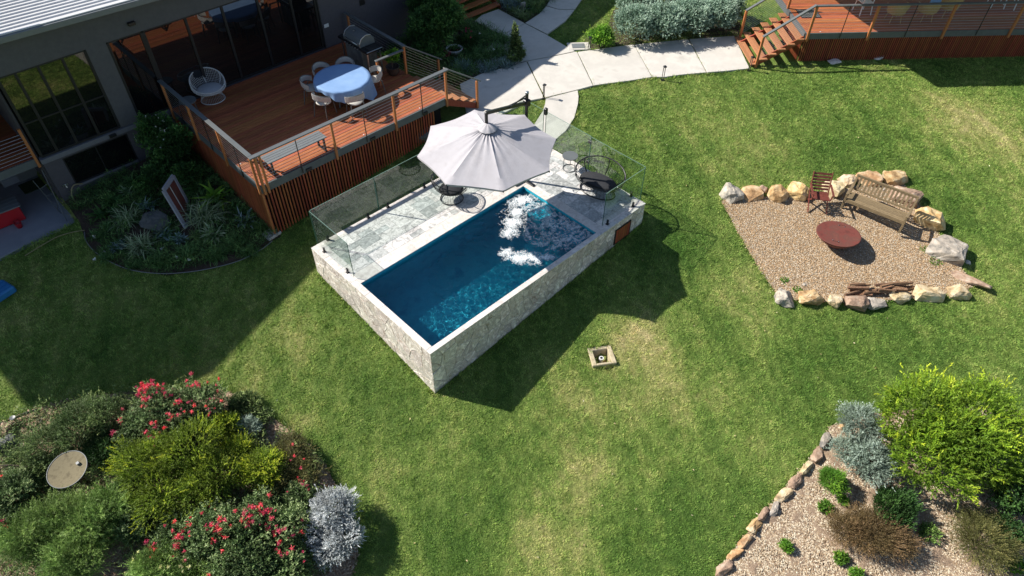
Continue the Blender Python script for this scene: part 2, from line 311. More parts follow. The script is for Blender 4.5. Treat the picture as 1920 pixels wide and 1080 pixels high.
BED_UP = [(9.28,8.44),(10.06,8.22),(11.09,7.98),(11.36,8.22),(11.70,8.78),(11.87,10.13),(11.90,11.70),(11.51,12.71),(10.64,14.18),(7.68,12.66),(8.13,10.08),(8.01,8.48)]
BED_UP2 = [(13.36,11.77),(13.20,10.18),(14.20,10.40),(15.26,10.82),(15.95,11.30),(14.65,13.23)]
BED_LEFT = [(-8.31,6.52),(-7.72,6.44),(-7.32,6.32),(-6.71,6.06),(-5.38,5.13),(-4.09,4.06),(-3.61,3.37),(-3.31,2.41),(-3.10,1.36),(-3.02,0.39),(-3.19,-0.47),(-3.33,-1.23),(-3.67,-1.76),(-4.36,-2.28),(-9.88,2.98)]
BED_RIGHT = [(1.30,-7.54),(1.86,-7.37),(2.35,-7.35),(2.88,-7.35),(3.40,-7.32),(3.88,-7.38),(4.47,-7.37),(5.16,-7.39),(5.83,-7.38),(6.43,-7.28),(7.55,-7.86),(9.25,-9.27),(10.11,-10.18),(10.32,-10.96),(6.50,-12.50)]
GRAVEL = [(10.41,-1.11),(11.16,-1.52),(11.69,-2.13),(12.67,-2.83),(13.94,-3.56),(15.15,-4.53),(14.58,-5.62),(13.96,-6.44),(13.44,-7.26),(12.97,-7.83),(12.13,-7.43),(10.67,-6.28),(9.65,-5.39),(8.69,-4.35),(9.17,-3.27),(9.79,-2.14)]
HEDGE = [(13.18,7.17),(14.15,7.76),(15.01,7.56),(16.67,8.56),(18.16,9.23),(21.94,6.45),(20.51,4.98),(18.44,3.75)]
DECK_O = (18.4, 1.2); DU = (.758, -.652); DV = (.652, .758)
def dl(u, v): return (DECK_O[0] + DU[0] * u + DV[0] * v, DECK_O[1] + DU[1] * u + DV[1] * v)
DECK2 = [dl(-1.75, -.3), dl(0, 0), dl(12, 0), dl(12, 7), dl(0, 7), dl(0, 2), dl(-1.75, 2)]
NOGRASS = [POOL, PATIO, BED_LOW, BED_UP, BED_UP2, BED_LEFT, BED_RIGHT, GRAVEL, DECK2, [(-.13, 7.0), (6.5, 7.0), (8.0, 7.0), (8.0, 9), (6.5, 12.3), (-.13, 12.3)]] + SLABS
PIT = [(3.71,-1.78), (4.22,-2.08), (3.94,-2.49), (3.46,-2.29)]
NOGRASS.append(PIT)
DRY = [((4.58,-2.16), .8, .3), ((0.07,-3.48), .45, .3), ((1.14,-3.99), .8, .35), ((-0.09,-4.39), .9, .25), ((19.10,-5.30), 2.0, .3), ((19.73,-4.08), 1.4, .25), ((4.57,-3.34), 1.3, .12), ((4.35,-4.54), 1.2, .12), ((2.53,-2.43), .7, .25), ((7.51,-3.19), .8, .15), ((-2.44,-0.68), 1.0, .12), ((2.32,-5.02), 1.3, .12), ((5.69,-2.42), 1.2, .12), ((7.51,-4.59), 1.0, .2), ((8.12,-3.29), .9, .15), ((12.93,-8.28), .8, .15), ((-1.09,-4.22), .9, .2), ((-2.94,1.59), .5, .25), ((-3.17,3.35), .9, .1), ((14.11,-0.51), 2, .1)]
WET = [((14.67,-2.36), 1.6, .22), ((8.03,-1.69), 1.2, .22), ((6.47,-3.61), 1.0, .15), ((2.46,0.61), 1.6, .12), ((-0.23,3.60), 1.0, .2), ((-1.73,-2.84), 1.2, .18), ((1.55,-6.11), 1.6, .18), ((7.15,-5.97), 2.0, .22), ((15.77,0.58), 1.5, .1), ((10.55,-7.45), 1.6, .12), ((4.09,-1.37), .8, .2), ((-0.95,1.26), .9, .15), ((16.59,-2.80), 1.6, .15)]
def dryness(x, y):
    u = (x * .5 + y * .86); v = (x * .86 - y * .5)
    d = .16 + .44 * (fbm(x * .32 + 5, y * .32, 4, 3) - .25) + .34 * (fbm(u * .42, v * 2.4, 3, 9) - .5) + .34 * (fbm(x * 1.6, y * 1.6, 4, 21) - .5) + .55 * (fbm(x * 9, y * 9, 3, 33) - .5)
    wob = 1 + .6 * (fbm(x * 1.3, y * 1.3, 3, 77) - .5)
    for (c, r, a) in DRY: d = d + 1.25 * a * np.exp(-(((x - c[0]) ** 2 + (y - c[1]) ** 2) / (r * r)) ** .8 * wob * 1.6)
    for (c, r, a) in WET: d = d - a * np.exp(-(((x - c[0]) ** 2 + (y - c[1]) ** 2) / (r * r)) * wob)
    return np.clip(d, 0, 1)
# ------------------------------------------------------------------ ground
def axis(lo, hi, step, far):
    a = list(np.arange(lo, hi + 1e-6, step)); d = step; v = hi; b = []
    while v < far: d *= 1.5; v += d; b.append(v)
    d = step; v = lo; c = []
    while v > -far: d *= 1.5; v -= d; c.append(v)
    return np.array(c[::-1] + a + b)
gx = axis(-14, 32, .22, 300); gy = axis(-16, 20, .22, 300)
X, Y = np.meshgrid(gx, gy); Zg = gz(X, Y) + .03 * (fbm(X * .7, Y * .7, 3, 4) - .5) * ((X > -8) & (X < 30) & (Y < 6))
holes = inpoly(X, Y, [(-.05, .12), (7.9, .12), (7.9, 4.9), (.05, 4.9)]) if False else np.zeros(X.shape, bool)
for P_ in (POOL,): Zg = np.where(inpoly(X, Y, [(.3, .3), (7.7, .3), (7.7, 4.7), (.3, 4.7)]), Zg - 1.2, Zg)
Zg = np.where(inpoly(X, Y, PIT), Zg - .35, Zg)
Zg = np.where(inpoly(X, Y, PATIO), np.minimum(Zg, -.9), Zg)
nx, ny = len(gx), len(gy); idx = np.arange(nx * ny).reshape(ny, nx)
F = np.stack([idx[:-1, :-1], idx[:-1, 1:], idx[1:, 1:], idx[1:, :-1]], -1).reshape(-1, 4)
link('ground', npmesh('ground', np.stack([X, Y, Zg], -1).reshape(-1, 3), F, M['lawn'], {'dry': dryness(X.ravel(), Y.ravel())}, True), kind='structure')
def drape(name, P, off, mat_, step=.3, thick=0, parent=None, rough=0, kind=None):
    P = [tuple(p) for p in P]; xs = [p[0] for p in P]; ys = [p[1] for p in P]; pts = list(P); n = len(P)
    gx_, gy_ = np.meshgrid(np.arange(min(xs), max(xs), step), np.arange(min(ys), max(ys), step)); gx_ = gx_.ravel(); gy_ = gy_.ravel(); k = inpoly(gx_, gy_, P)
    for a, b in zip(gx_[k], gy_[k]):
        pts.append((a + .001 * random.random(), b + .001 * random.random()))
    r = delaunay_2d_cdt([Vector(p) for p in pts], [(i, (i + 1) % n) for i in range(n)], [], 0, 1e-5)
    V = []
    for v in r[0]:
        z = gzf(v.x, v.y) + off
        if rough: z += rough * noise.noise(Vector((v.x * 3, v.y * 3, 0)))
        V.append((v.x, v.y, z))
    fs = []
    for f in r[2]:
        cx = sum(V[i][0] for i in f) / 3; cy = sum(V[i][1] for i in f) / 3
        if inpoly(np.array([cx]), np.array([cy]), P)[0]: fs.append(tuple(f))
    mb = MB(); mb.add(V, fs)
    if thick:
        o = len(mb.v); mb.v += [(p[0], p[1], gzf(*p) + off) for p in P] + [(p[0], p[1], gzf(*p) + off - thick) for p in P]
        mb.f += [(o + i, o + n + i, o + n + (i + 1) % n, o + (i + 1) % n) for i in range(n)]
    ob = mb.build(name, mat_, parent)
    bm = bmesh.new(); bm.from_mesh(ob.data); bmesh.ops.recalc_face_normals(bm, faces=bm.faces); bm.to_mesh(ob.data); bm.free()
    if kind: ob['kind'] = kind
    return ob
random.seed(5)
drape('garden_soil', BED_LOW, .03, M['soil'], .25, rough=.05, kind='structure')
drape('garden_soil', BED_UP, .03, M['soil'], .25, rough=.04, kind='structure')
drape('garden_soil', BED_UP2, .03, M['soil'], .25, rough=.04, kind='structure')
drape('hedge_soil', HEDGE, .012, M['soil'], .3, rough=.01, kind='structure')
drape('mulch_bed', BED_LEFT, .04, M['mulch'], .2, rough=.05, kind='structure')
drape('mulch_bed', BED_RIGHT, .04, M['mulch'], .2, rough=.05, kind='structure')
drape('gravel_bed', GRAVEL, .035, M['gravel'], .2, kind='structure')
path = link('garden_path', None, kind='structure')
def shrink(P, d):
    c = Vector((sum(p[0] for p in P) / len(P), sum(p[1] for p in P) / len(P)))
    return [tuple(c + (Vector(p) - c) * (1 - d / max(.2, (Vector(p) - c).length))) for p in P]
for P_ in SLABS: drape('slab', shrink(P_, .012), .06, M['concrete'], .5, .12, parent=path)
pt = MB(); pt.prism(PATIO, -1.2, -.75); pt.build('patio', M['slab'], kind='structure')

# ---- loose chips (stuff): gravel stones and bark chips
def chips(name, P, n, s0, s1, flat, cols, seed):
    rng = np.random.default_rng(seed); xs = [p[0] for p in P]; ys = [p[1] for p in P]
    x = rng.uniform(min(xs), max(xs), n * 3); y = rng.uniform(min(ys), max(ys), n * 3); k = inpoly(x, y, P); x = x[k][:n]; y = y[k][:n]; n = len(x); x = x + rng.normal(0, .03, n); y = y + rng.normal(0, .03, n)
    s = rng.uniform(s0, s1, n); a = rng.uniform(0, 6.28, n); e = rng.uniform(.45, 1, n) * (1 if flat > .5 else .5)
    ca, sa = np.cos(a), np.sin(a); base = np.array([(-1, 0, 0), (0, -1, 0), (1, 0, 0), (0, 1, 0), (.1, .05, 1)])
    lx = base[None, :, 0] * s[:, None]; ly = base[None, :, 1] * (s * e)[:, None]; lz = base[None, :, 2] * (s * flat)[:, None] + rng.normal(0, .25, (n, 5)) * (s * flat)[:, None]
    wx = x[:, None] + lx * ca[:, None] - ly * sa[:, None]; wy = y[:, None] + lx * sa[:, None] + ly * ca[:, None]; wz = (gz(x, y) + .04)[:, None] + lz + .004
    V = np.stack([wx, wy, wz], -1).reshape(-1, 3); f = np.array([(0, 1, 4), (1, 2, 4), (2, 3, 4), (3, 0, 4)]); F = (f[None] + 5 * np.arange(n)[:, None, None]).reshape(-1, 3)
    M_ = bpy.data.materials.new(name + '_mat'); M_.use_nodes = True; nn = M_.node_tree.nodes; l = M_.node_tree.links; b = nn['Principled BSDF']; b.inputs['Roughness'].default_value = .9
    at = nn.new('ShaderNodeAttribute'); at.attribute_name = 'rnd'; cr = nn.new('ShaderNodeValToRGB'); el = cr.color_ramp.elements
    while len(el) < len(cols): el.new(.5)
    for i, c in enumerate(cols): el[i].position = i / (len(cols) - 1); el[i].color = tuple(c) + (1,)
    l.new(at.outputs['Fac'], cr.inputs[0]); l.new(cr.outputs[0], b.inputs['Base Color'])
    link(name, npmesh(name, V, F, M_, {'rnd': np.repeat(rng.random(n), 5)}), kind='stuff', label=None)
chips('gravel', GRAVEL, 52000, .010, .024, .6, [(.14, .10, .065), (.36, .22, .11), (.50, .37, .22), (.34, .28, .21), (.64, .56, .44), (.46, .27, .12), (.28, .2, .13)], 3)
chips('bark_chips', BED_RIGHT, 46000, .012, .042, .35, [(.15, .095, .055), (.37, .27, .165), (.53, .43, .30), (.70, .62, .48), (.32, .21, .125), (.48, .37, .25), (.60, .53, .41)], 4)
chips('bark_chips', BED_LEFT, 22000, .015, .05, .35, [(.14, .07, .04), (.34, .2, .12), (.5, .36, .24), (.60, .48, .36), (.3, .17, .1)], 6)
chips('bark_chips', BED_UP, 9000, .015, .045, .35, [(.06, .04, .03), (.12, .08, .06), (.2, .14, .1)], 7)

# ---- grass blades
def grass(n, seed):
    rng = np.random.default_rng(seed); x = rng.uniform(-10, 27, n); y = rng.uniform(-12.5, 14, n)
    # keep to the part of the garden the camera can see, with a margin
    q = np.stack([x + 5.785, y + 8.56, gz(x, y) - 12.8], 0); cx = right.x * q[0] + right.y * q[1] + right.z * q[2]; cy = upv.x * q[0] + upv.y * q[1] + upv.z * q[2]; cz = fwd.x * q[0] + fwd.y * q[1] + fwd.z * q[2]
    mg = np.maximum(np.abs(cx) / .80, np.abs(cy) / .48) / np.maximum(cz, .1); k = (cz > .5) & (rng.random(n) < np.clip((17.0 / np.maximum(cz, 1)) ** 1.6, .2, 1) * np.clip(1 - (mg - 1) / .5, 0, 1)); x = x[k]; y = y[k]
    far = np.clip(cz[k] / 16, 1, 2)
    jit = .04
    out = np.zeros(x.shape, bool)
    xj = x + rng.normal(0, jit, len(x)); yj = y + rng.normal(0, jit, len(x))
    for P in NOGRASS: out |= inpoly(xj, yj, P)
    x = x[~out]; y = y[~out]; far = far[~out]; n = len(x); z = gz(x, y) + .03 * (fbm(x * .7, y * .7, 3, 4) - .5) * (y < 6) - .005
    dry = np.clip(dryness(x, y) + rng.normal(0, .09, n), 0, 1); tuft = fbm(x * 7, y * 7, 3, 51)
    h = (.018 + .034 * tuft * rng.uniform(.5, 1.4, n)) ; h *= np.where(dry > .6, .8, 1); wd = rng.uniform(.006, .012, n) * far
    a = rng.uniform(0, 6.283, n) + 0; lean = rng.uniform(.015, .05, n)
    tall = np.zeros(n, bool)
    for P in (POOL, GRAVEL, BED_RIGHT, BED_LEFT, SLABS[4], SLABS[5], SLABS[6], SLABS[7], PIT):
        x0_, y0_ = min(p[0] for p in P) - .2, min(p[1] for p in P) - .2; x1_, y1_ = max(p[0] for p in P) + .2, max(p[1] for p in P) + .2
        bi = np.nonzero((x > x0_) & (x < x1_) & (y > y0_) & (y < y1_))[0]
        for ddx, ddy in ((.1, 0), (-.1, 0), (0, .1), (0, -.1)): tall[bi] |= inpoly(x[bi] + ddx, y[bi] + ddy, P)
    h = np.where(tall, h * rng.uniform(1.2, 3.0, n), h); lean = np.where(tall, lean * 1.5, lean)
    ang = fbm(x * 5, y * 5, 2, 91) * 14.0; dx = np.cos(ang) * .3 + np.cos(a) * .85; dy = np.sin(ang) * .3 + np.sin(a) * .85
    px_, py_ = -dy * wd, dx * wd
    V = np.empty((n, 3, 3)); V[:, 0] = np.stack([x - px_, y - py_, z], -1); V[:, 1] = np.stack([x + px_, y + py_, z], -1); V[:, 2] = np.stack([x + dx * lean, y + dy * lean, z + h], -1)
    rnd = np.clip(.5 * rng.random(n) + .5 * tuft + .05, 0, 1)
    link('lawn_grass', npmesh('lawn_grass', V.reshape(-1, 3), np.arange(3 * n).reshape(-1, 3), M['blade'], {'dry': np.repeat(dry, 3), 'rnd': np.repeat(rnd, 3)}), kind='stuff'); print('blades', n)
grass(3300000, 11)

# ------------------------------------------------------------------ pool
L, W = 7.99, 5.0; WX0, WX1, WY0, WY1 = .16, 6.02, .13, 3.0; ZW = -.11
pool = thing('raised_pool', 'raised rectangular plunge pool clad in pale crazy stone with tiled surround', 'pool')
walls = MB()
for (x0, y0, x1, y1) in ((.02, .02, WX0, L and W - .02), (WX0, .02, L - .02, WY0), (WX0, WY1, L - .02, W - .02), (WX1, WY0, L - .02, WY1)):
    walls.box(x0, y0, -2.1, x1, y1, -.022)
walls.build('wall', M['grout'], pool)
shell = MB(); e = .004; zf = -1.35
shell.add([(WX0 + e, WY0 + e, -.03), (WX1 - e, WY0 + e, -.03), (WX1 - e, WY1 - e, -.03), (WX0 + e, WY1 - e, -.03), (WX0 + e, WY0 + e, zf), (WX1 - e, WY0 + e, zf), (WX1 - e, WY1 - e, zf), (WX0 + e, WY1 - e, zf)],
          [(4, 5, 6, 7), (0, 4, 7, 3), (1, 2, 6, 5), (0, 1, 5, 4), (3, 7, 6, 2)])
shell.build('pool_shell', M['pool'], pool).cycles.is_caustics_receiver = True
st = MB(); st.box(WX1 - .5, WY0 + .02, -1.3, WX1 - .01, WY1 - .02, -.5); st.build('bench_step', M['pool'], pool, bevel=.02).cycles.is_caustics_receiver = True
TILES = {}
def tile_at(x0, y0, x1, y1, mt, z=0.0, h=.02, name='tile', parent=pool, gap=.004):
    w_, d_ = round(x1 - x0 - gap, 3), round(y1 - y0 - gap, 3); k = (w_, d_, mt, h, name)
    if k not in TILES: TILES[k] = MB().box(-w_ / 2, -d_ / 2, -h, w_ / 2, d_ / 2, 0).mesh(name, M[mt], bevel=.003)
    return link(name, TILES[k], parent, ((x0 + x1) / 2, (y0 + y1) / 2, z + random.uniform(-.0008, .0008)))
random.seed(7)
def pack(x0, x1, y0, y1, u):
    nx_, ny_ = max(1, round((x1 - x0) / u)), max(1, round((y1 - y0) / u)); ux, uy = (x1 - x0) / nx_, (y1 - y0) / ny_; occ = set()
    for j in range(ny_):
        for i in range(nx_):
            if (i, j) in occ: continue
            for a, b in random.sample([(2, 1), (2, 2), (3, 2), (1, 1), (2, 1), (1, 2), (3, 2)], 7) + [(1, 1)]:
                if i + a <= nx_ and j + b <= ny_ and not any((i + p, j + q_) in occ for p in range(a) for q_ in range(b)):
                    for p in range(a):
                        for q_ in range(b): occ.add((i + p, j + q_))
                    tile_at(x0 + i * ux, y0 + j * uy, x0 + (i + a) * ux, y0 + (j + b) * uy, random.choice(['tile_a', 'tile_b', 'tile_b', 'tile_a'])); break
def strip(x0, x1, y0, y1, ln, mt, name='coping'):
    if x1 - x0 > y1 - y0:
        n = max(1, round((x1 - x0) / ln))
        for i in range(n): tile_at(x0 + (x1 - x0) * i / n, y0, x0 + (x1 - x0) * (i + 1) / n, y1, mt, .001, .022, name)
    else:
        n = max(1, round((y1 - y0) / ln))
        for i in range(n): tile_at(x0, y0 + (y1 - y0) * i / n, x1, y0 + (y1 - y0) * (i + 1) / n, mt, .001, .022, name)
ov = .012
strip(-.012, L + .012, -.012, WY0 + ov, .62, 'coping'); strip(-.012, WX0 + ov, WY0 + ov, W, .6, 'coping')
strip(WX0 + ov, L + .012, W - .22, W + .012, .6, 'coping'); strip(L - .22, L + .012, WY0 + ov, W - .22, .6, 'coping')
strip(WX0 + ov, WX1 - ov + .3, WY1 - ov, WY1 + .40, .62, 'coping'); strip(WX1 - ov, WX1 + .28, WY0 + ov, WY1 - ov, .6, 'coping')
strip(WX1 + .28, L - .22, WY0 + ov, WY0 + .3, .5, 'coping')
pack(WX0 + ov, WX1 + .3 - ov, WY1 + .40, W - .22, .205)
pack(WX1 + .3 - ov, L - .22, WY1 - ov + .0, W - .22, .22); pack(WX1 + .28, L - .22, WY0 + .3, WY1 - ov, .22)
# crazy stone cladding: Voronoi pieces, each its own stone
def clip(P, a, b, c):
    out = []
    for i in range(len(P)):
        p, q_ = P[i], P[(i + 1) % len(P)]; dp = a * p[0] + b * p[1] - c; dq = a * q_[0] + b * q_[1] - c
        if dp <= 0: out.append(p)
        if (dp < 0 < dq) or (dq < 0 < dp):
            t = dp / (dp - dq); out.append((p[0] + (q_[0] - p[0]) * t, p[1] + (q_[1] - p[1]) * t))
    return out
def cladding(width, z0, z1, n, place, seed):
    rng = random.Random(seed); S_ = []
    nx_ = max(1, int(round(math.sqrt(n * width / (z1 - z0))))); ny_ = max(1, round(n / nx_))
    for i in range(nx_):
        for j in range(ny_): S_.append(((i + .5 + rng.uniform(-.62, .62)) * width / nx_, z0 + (j + .5 + rng.uniform(-.6, .6)) * (z1 - z0) / ny_))
    for s in S_:
        P = [(0, z0), (width, z0), (width, z1), (0, z1)]
        for t in S_:
            if t is s: continue
            dx, dy = t[0] - s[0], t[1] - s[1]; d = math.hypot(dx, dy)
            if d > 2.2 or d < 1e-6: continue
            a, b = dx / d, dy / d; P = clip(P, a, b, a * (s[0] + t[0]) / 2 + b * (s[1] + t[1]) / 2 - .002)
            if len(P) < 3: break
        if len(P) < 3: continue
        # roughen the outline a little
        Q = []
        for i in range(len(P)):
            p, q_ = P[i], P[(i + 1) % len(P)]; Q.append(p); l_ = math.hypot(q_[0] - p[0], q_[1] - p[1])
            if l_ > .25 and p[1] < z1 - .01:
                o = rng.uniform(-.018, 0); mx, my = (p[0] + q_[0]) / 2, (p[1] + q_[1]) / 2; dx, dy = s[0] - mx, s[1] - my; dd = math.hypot(dx, dy) or 1
                if abs(p[0] - q_[0]) > .01 and abs(p[1] - q_[1]) > .01: Q.append((mx - dx / dd * o, my - dy / dd * o))
        n_ = len(Q); pr = rng.uniform(.012, .021); mb = MB(); mb.add([place(a, b, 0) for a, b in Q] + [place(s[0] + (a - s[0]) * .985, s[1] + (b - s[1]) * .985, pr) for a, b in Q], [tuple(range(n_, 2 * n_)), tuple(range(n_ - 1, -1, -1))] + [(i, (i + 1) % n_, n_ + (i + 1) % n_, n_ + i) for i in range(n_)])
        mb.build('stone', M['clad'], pool)
cladding(7.99, -1.85, -.025, 120, lambda a, b, d: (a, .018 - d, b), 3)
cladding(4.98, -1.85, -.025, 76, lambda a, b, d: (.018 - d, 5.0 - a, b), 8)
gr = MB()
for (x0, z0, x1, z1) in ((6.70, -.80, 7.38, -.77), (6.70, -.28, 7.38, -.25), (6.70, -.77, 6.73, -.28), (7.35, -.77, 7.38, -.28)): gr.box(x0, -.03, z0, x1, .02, z1)
grille = gr.build('vent_grille', M['black'], pool)
for i in range(6): MB().box(6.735 + i * .1035, -.026, -.768, 6.735 + i * .1035 + .092, .0, -.282).build('slat', M['timber_v'], grille)
sk = MB(); sk.box(WX1 + .12, 1.9, .0015, WX1 + .34, 2.12, .004); sk.build('skimmer_lid', M['coping'], pool)
for p in ((6.25,2.16), (6.25,0.97)):
    MB().lathe([(.02, 0), (.02, .006), (.012, .008)], 12, (p[0], p[1], .003)).build('deck_light', M['white'], pool, smooth=True)
# water with real ripples
nx_, ny_ = 420, 206; xs = np.linspace(WX0 + .002, WX1 - .002, nx_); ys = np.linspace(WY0 + .002, WY1 - .002, ny_); Xw, Yw = np.meshgrid(xs, ys)
wob = np.zeros_like(Xw); rg = np.random.default_rng(2)
for i in range(34):
    lam = rg.uniform(.08, .34); th = rg.uniform(0, 6.283); kx, ky = math.cos(th) * 6.283 / lam, math.sin(th) * 6.283 / lam
    wob += np.sin(Xw * kx + Yw * ky + rg.uniform(0, 6.28) + 1.2 * np.sin(Xw * 1.3 + i) + 1.1 * np.sin(Yw * 1.7 + i * 2)) * lam * .0034
wob *= .75 + .5 * np.clip((Xw - 2.5) / 3, 0, 1)
idx = np.arange(nx_ * ny_).reshape(ny_, nx_); F = np.stack([idx[:-1, :-1], idx[:-1, 1:], idx[1:, 1:], idx[1:, :-1]], -1).reshape(-1, 4)
wt = link('pool_water', npmesh('pool_water', np.stack([Xw, Yw, ZW + wob], -1).reshape(-1, 3), F, M['water'], None, True), kind='structure'); wt.cycles.is_caustics_caster = True
# churned white water: bubbly sheet pieces lying on the surface
nx_, ny_ = 600, 520; xs = np.linspace(3.1, WX1 - .03, nx_); ys = np.linspace(WY0 + .03, WY1 - .03, ny_); Xf, Yf = np.meshgrid(xs, ys)
def bl(cx, cy, rx, ry, a=0):
    c, s = math.cos(a), math.sin(a); dx, dy = Xf - cx, Yf - cy; return np.clip(1.15 - np.hypot((dx * c + dy * s) / rx, (-dx * s + dy * c) / ry), 0, 1)
wx_ = Xf + .22 * (fbm(Xf * 3, Yf * 3, 4, 5) - .5); wy_ = Yf + .22 * (fbm(Xf * 3, Yf * 3, 4, 8) - .5)
msk = np.maximum.reduce([bl(5.6, 2.6, .62, .36, -.3), bl(5.1, 2.35, .5, .36, .3), bl(4.7, 2.1, .42, .4), bl(4.35, 1.85, .36, .34), bl(3.85, .95, .60, .34, -.9), bl(4.1, .66, .48, .34, -.7), bl(3.72, 1.35, .3, .26), bl(4.35, .48, .42, .2, -.8)])
ring = np.zeros_like(Xf)
for cx, cy, r0 in ((5.45, 1.78, .34), (5.35, .92, .40), (5.62, 1.32, .24), (4.85, 1.25, .34), (5.7, .5, .26), (4.9, .75, .22)):
    rr = np.hypot(wx_ - cx, wy_ - cy) + .16 * (fbm(Xf * 5, Yf * 5, 3, 61) - .5); ring = np.maximum(ring, .74 * np.exp(-((rr - r0) / .13) ** 2)); ring = np.maximum(ring, .68 * np.exp(-((rr - r0 * .42) / .08) ** 2))
gen = .56 * np.clip((Xf - 4.3) / .8, 0, 1) * (Yf < 2.7)
sw = .25; wx2 = Xf + sw * (fbm(Xf * 4, Yf * 4, 3, 71) - .5); wy2 = Yf + sw * (fbm(Xf * 4, Yf * 4, 3, 72) - .5)
rd = 1 - np.abs(2 * fbm(wx2 * 7, wy2 * 7, 4, 14) - 1); fine = fbm(Xf * 34, Yf * 34, 3, 31)
val = np.maximum(np.maximum(msk * 1.15, ring), gen) + .95 * (rd - .82) + .75 * (fine - .5)
keep = val > .37
kf = keep[:-1, :-1] & keep[1:, :-1] & keep[:-1, 1:] & keep[1:, 1:]
idx = np.arange(nx_ * ny_).reshape(ny_, nx_); F = np.stack([idx[:-1, :-1], idx[:-1, 1:], idx[1:, 1:], idx[1:, :-1]], -1)[kf]
Zf = ZW + .022 + .02 * np.clip(val - .5, 0, .8) + .015 * (fine - .5)
used = np.unique(F); rem = np.full(nx_ * ny_, -1); rem[used] = np.arange(len(used)); V = np.stack([Xf, Yf, Zf], -1).reshape(-1, 3)[used]
al_ = np.clip((val - .36) / .8, 0, 1) ** .9 * np.clip(.35 + 1.3 * (fbm(Xf * 60, Yf * 60, 2, 88)), 0, 1); shade = np.clip((val - .5) / .7, 0, 1)
fm_ = M['foam']; fn_ = fm_.node_tree.nodes; fl_ = fm_.node_tree.links; at = fn_.new('ShaderNodeAttribute'); at.attribute_name = 'cover'; tr_ = fn_.new('ShaderNodeBsdfTransparent'); mx_ = fn_.new('ShaderNodeMixShader'); fl_.new(at.outputs['Fac'], mx_.inputs[0]); fl_.new(tr_.outputs[0], mx_.inputs[1]); fl_.new(fn_['Principled BSDF'].outputs[0], mx_.inputs[2]); fl_.new(mx_.outputs[0], fn_['Material Output'].inputs[0])
link('churned_foam', npmesh('churned_foam', V, rem[F], M['foam'], {'cover': al_.ravel()[used]}, True), kind='stuff')
# ------------------------------------------------------------------ glass pool fence
fence = thing('glass_pool_fence', 'frameless green tinted glass fence on black spigots round the pool paving', 'fence')
def panel(a, b, parent, top=1.2, bot=.075, name='glass_panel'):
    MB().beam((a[0], a[1], (top + bot) / 2), (b[0], b[1], (top + bot) / 2), .012, top - bot).build(name, M['fence_glass'], parent)
    e0 = .0065; MB().beam((a[0], a[1], top + .003), (b[0], b[1], top + .003), .013, .005).build('polished_edge', M['glass_edge'], parent)
    for p_ in (a, b): MB().box(p_[0] - e0, p_[1] - e0, bot, p_[0] + e0, p_[1] + e0, top).build('polished_edge', M['glass_edge_d'], parent)
SP = MB().box(-.025, -.025, .012, .025, .025, .15).box(-.05, -.045, 0, .05, .045, .012).mesh('spigot', M['black'], bevel=.004)
def spig(x, y, p): link('spigot', SP, p, (x, y, 0.001))
for a, b in (((.17, 4.93), (.17, 3.26)), ((.20, 4.95), (2.20, 4.95)), ((2.22, 4.95), (4.25, 4.95)), ((4.27, 4.95), (6.3, 4.95)), ((6.32, 4.95), (7.94, 4.95)), ((7.95, .18), (7.95, 2.17)), ((7.93, .16), (6.27, .16))): panel(a, b, fence)
for x, y in ((.17, 4.62), (.17, 3.55), (.5, 4.95), (1.84, 4.95), (2.52, 4.95), (3.85, 4.95), (4.6, 4.95), (5.9, 4.95), (6.7, 4.95), (7.6, 4.95), (7.95, 1.85), (7.95, .5), (7.62, .16), (6.5, .16)): spig(x, y, fence)
gate = thing('glass_pool_gate', 'glass gate with black latch where the curved path meets the pool', 'gate')
panel((7.97, 2.2), (7.97, 4.02), gate, 1.2, .06)
for y in (2.22,): 
    for z in (.3, 1.0): MB().box(7.94, y - .05, z - .05, 8.0, y + .05, z + .05).build('hinge', M['black'], gate, bevel=.006)
MB().box(7.93, 4.0, 1.08, 8.03, 4.1, 1.30).build('latch', M['black'], gate, bevel=.01)
panel((7.97, 4.12), (7.97, 4.93), fence); spig(7.97, 4.5, fence)

# ------------------------------------------------------------------ cantilever umbrella
um = thing('cantilever_umbrella', 'large octagonal pale grey cantilever umbrella over the pool paving', 'umbrella')
UC = Vector((4.35, 2.69)); rot0 = R(14); NS, NR = 12, 22
cm = MB(); vs = []; fs = []
for s in range(8):
    a0 = rot0 + s * math.pi / 4; v0 = Vector((math.cos(a0), math.sin(a0))) * 1.83; a1 = a0 + math.pi / 4; v1 = Vector((math.cos(a1), math.sin(a1))) * 1.83
    for j in range(NR + 1):
        t = .085 + (1 - .085) * j / NR
        for i in range(NS):
            q_ = i / NS; p = v0.lerp(v1, q_); e_ = math.sin(math.pi * q_); p = p * (1 - .035 * e_ * t ** 3)
            zz = 2.30 + .62 * max(0, 1 - t) ** 1.05 - .045 * e_ * t * (1.15 - .5 * t)
            fold = .016 * math.exp(-((q_ - .12 - .1 * noise.noise(Vector((s, 0, 0)))) / .05) ** 2) + .013 * math.exp(-((q_ - .9) / .05) ** 2) + .009 * math.sin(q_ * 22 + s * 2 + 3 * t) * (1 - t) + .006 * noise.noise(Vector((s * 3 + q_ * 7, t * 2, 1)))
            zz -= fold * max(0, 1 - .62 * t) * 1.9
            vs.append((UC.x + p.x * t, UC.y + p.y * t, zz))
for j in range(NR):
    pass
row = NS * 8
vv = []
for j in range(NR + 1):
    for s in range(8):
        for i in range(NS): vv.append(vs[s * (NR + 1) * NS + j * NS + i])
for j in range(NR):
    for k in range(row): fs.append((j * row + k, j * row + (k + 1) % row, (j + 1) * row + (k + 1) % row, (j + 1) * row + k))
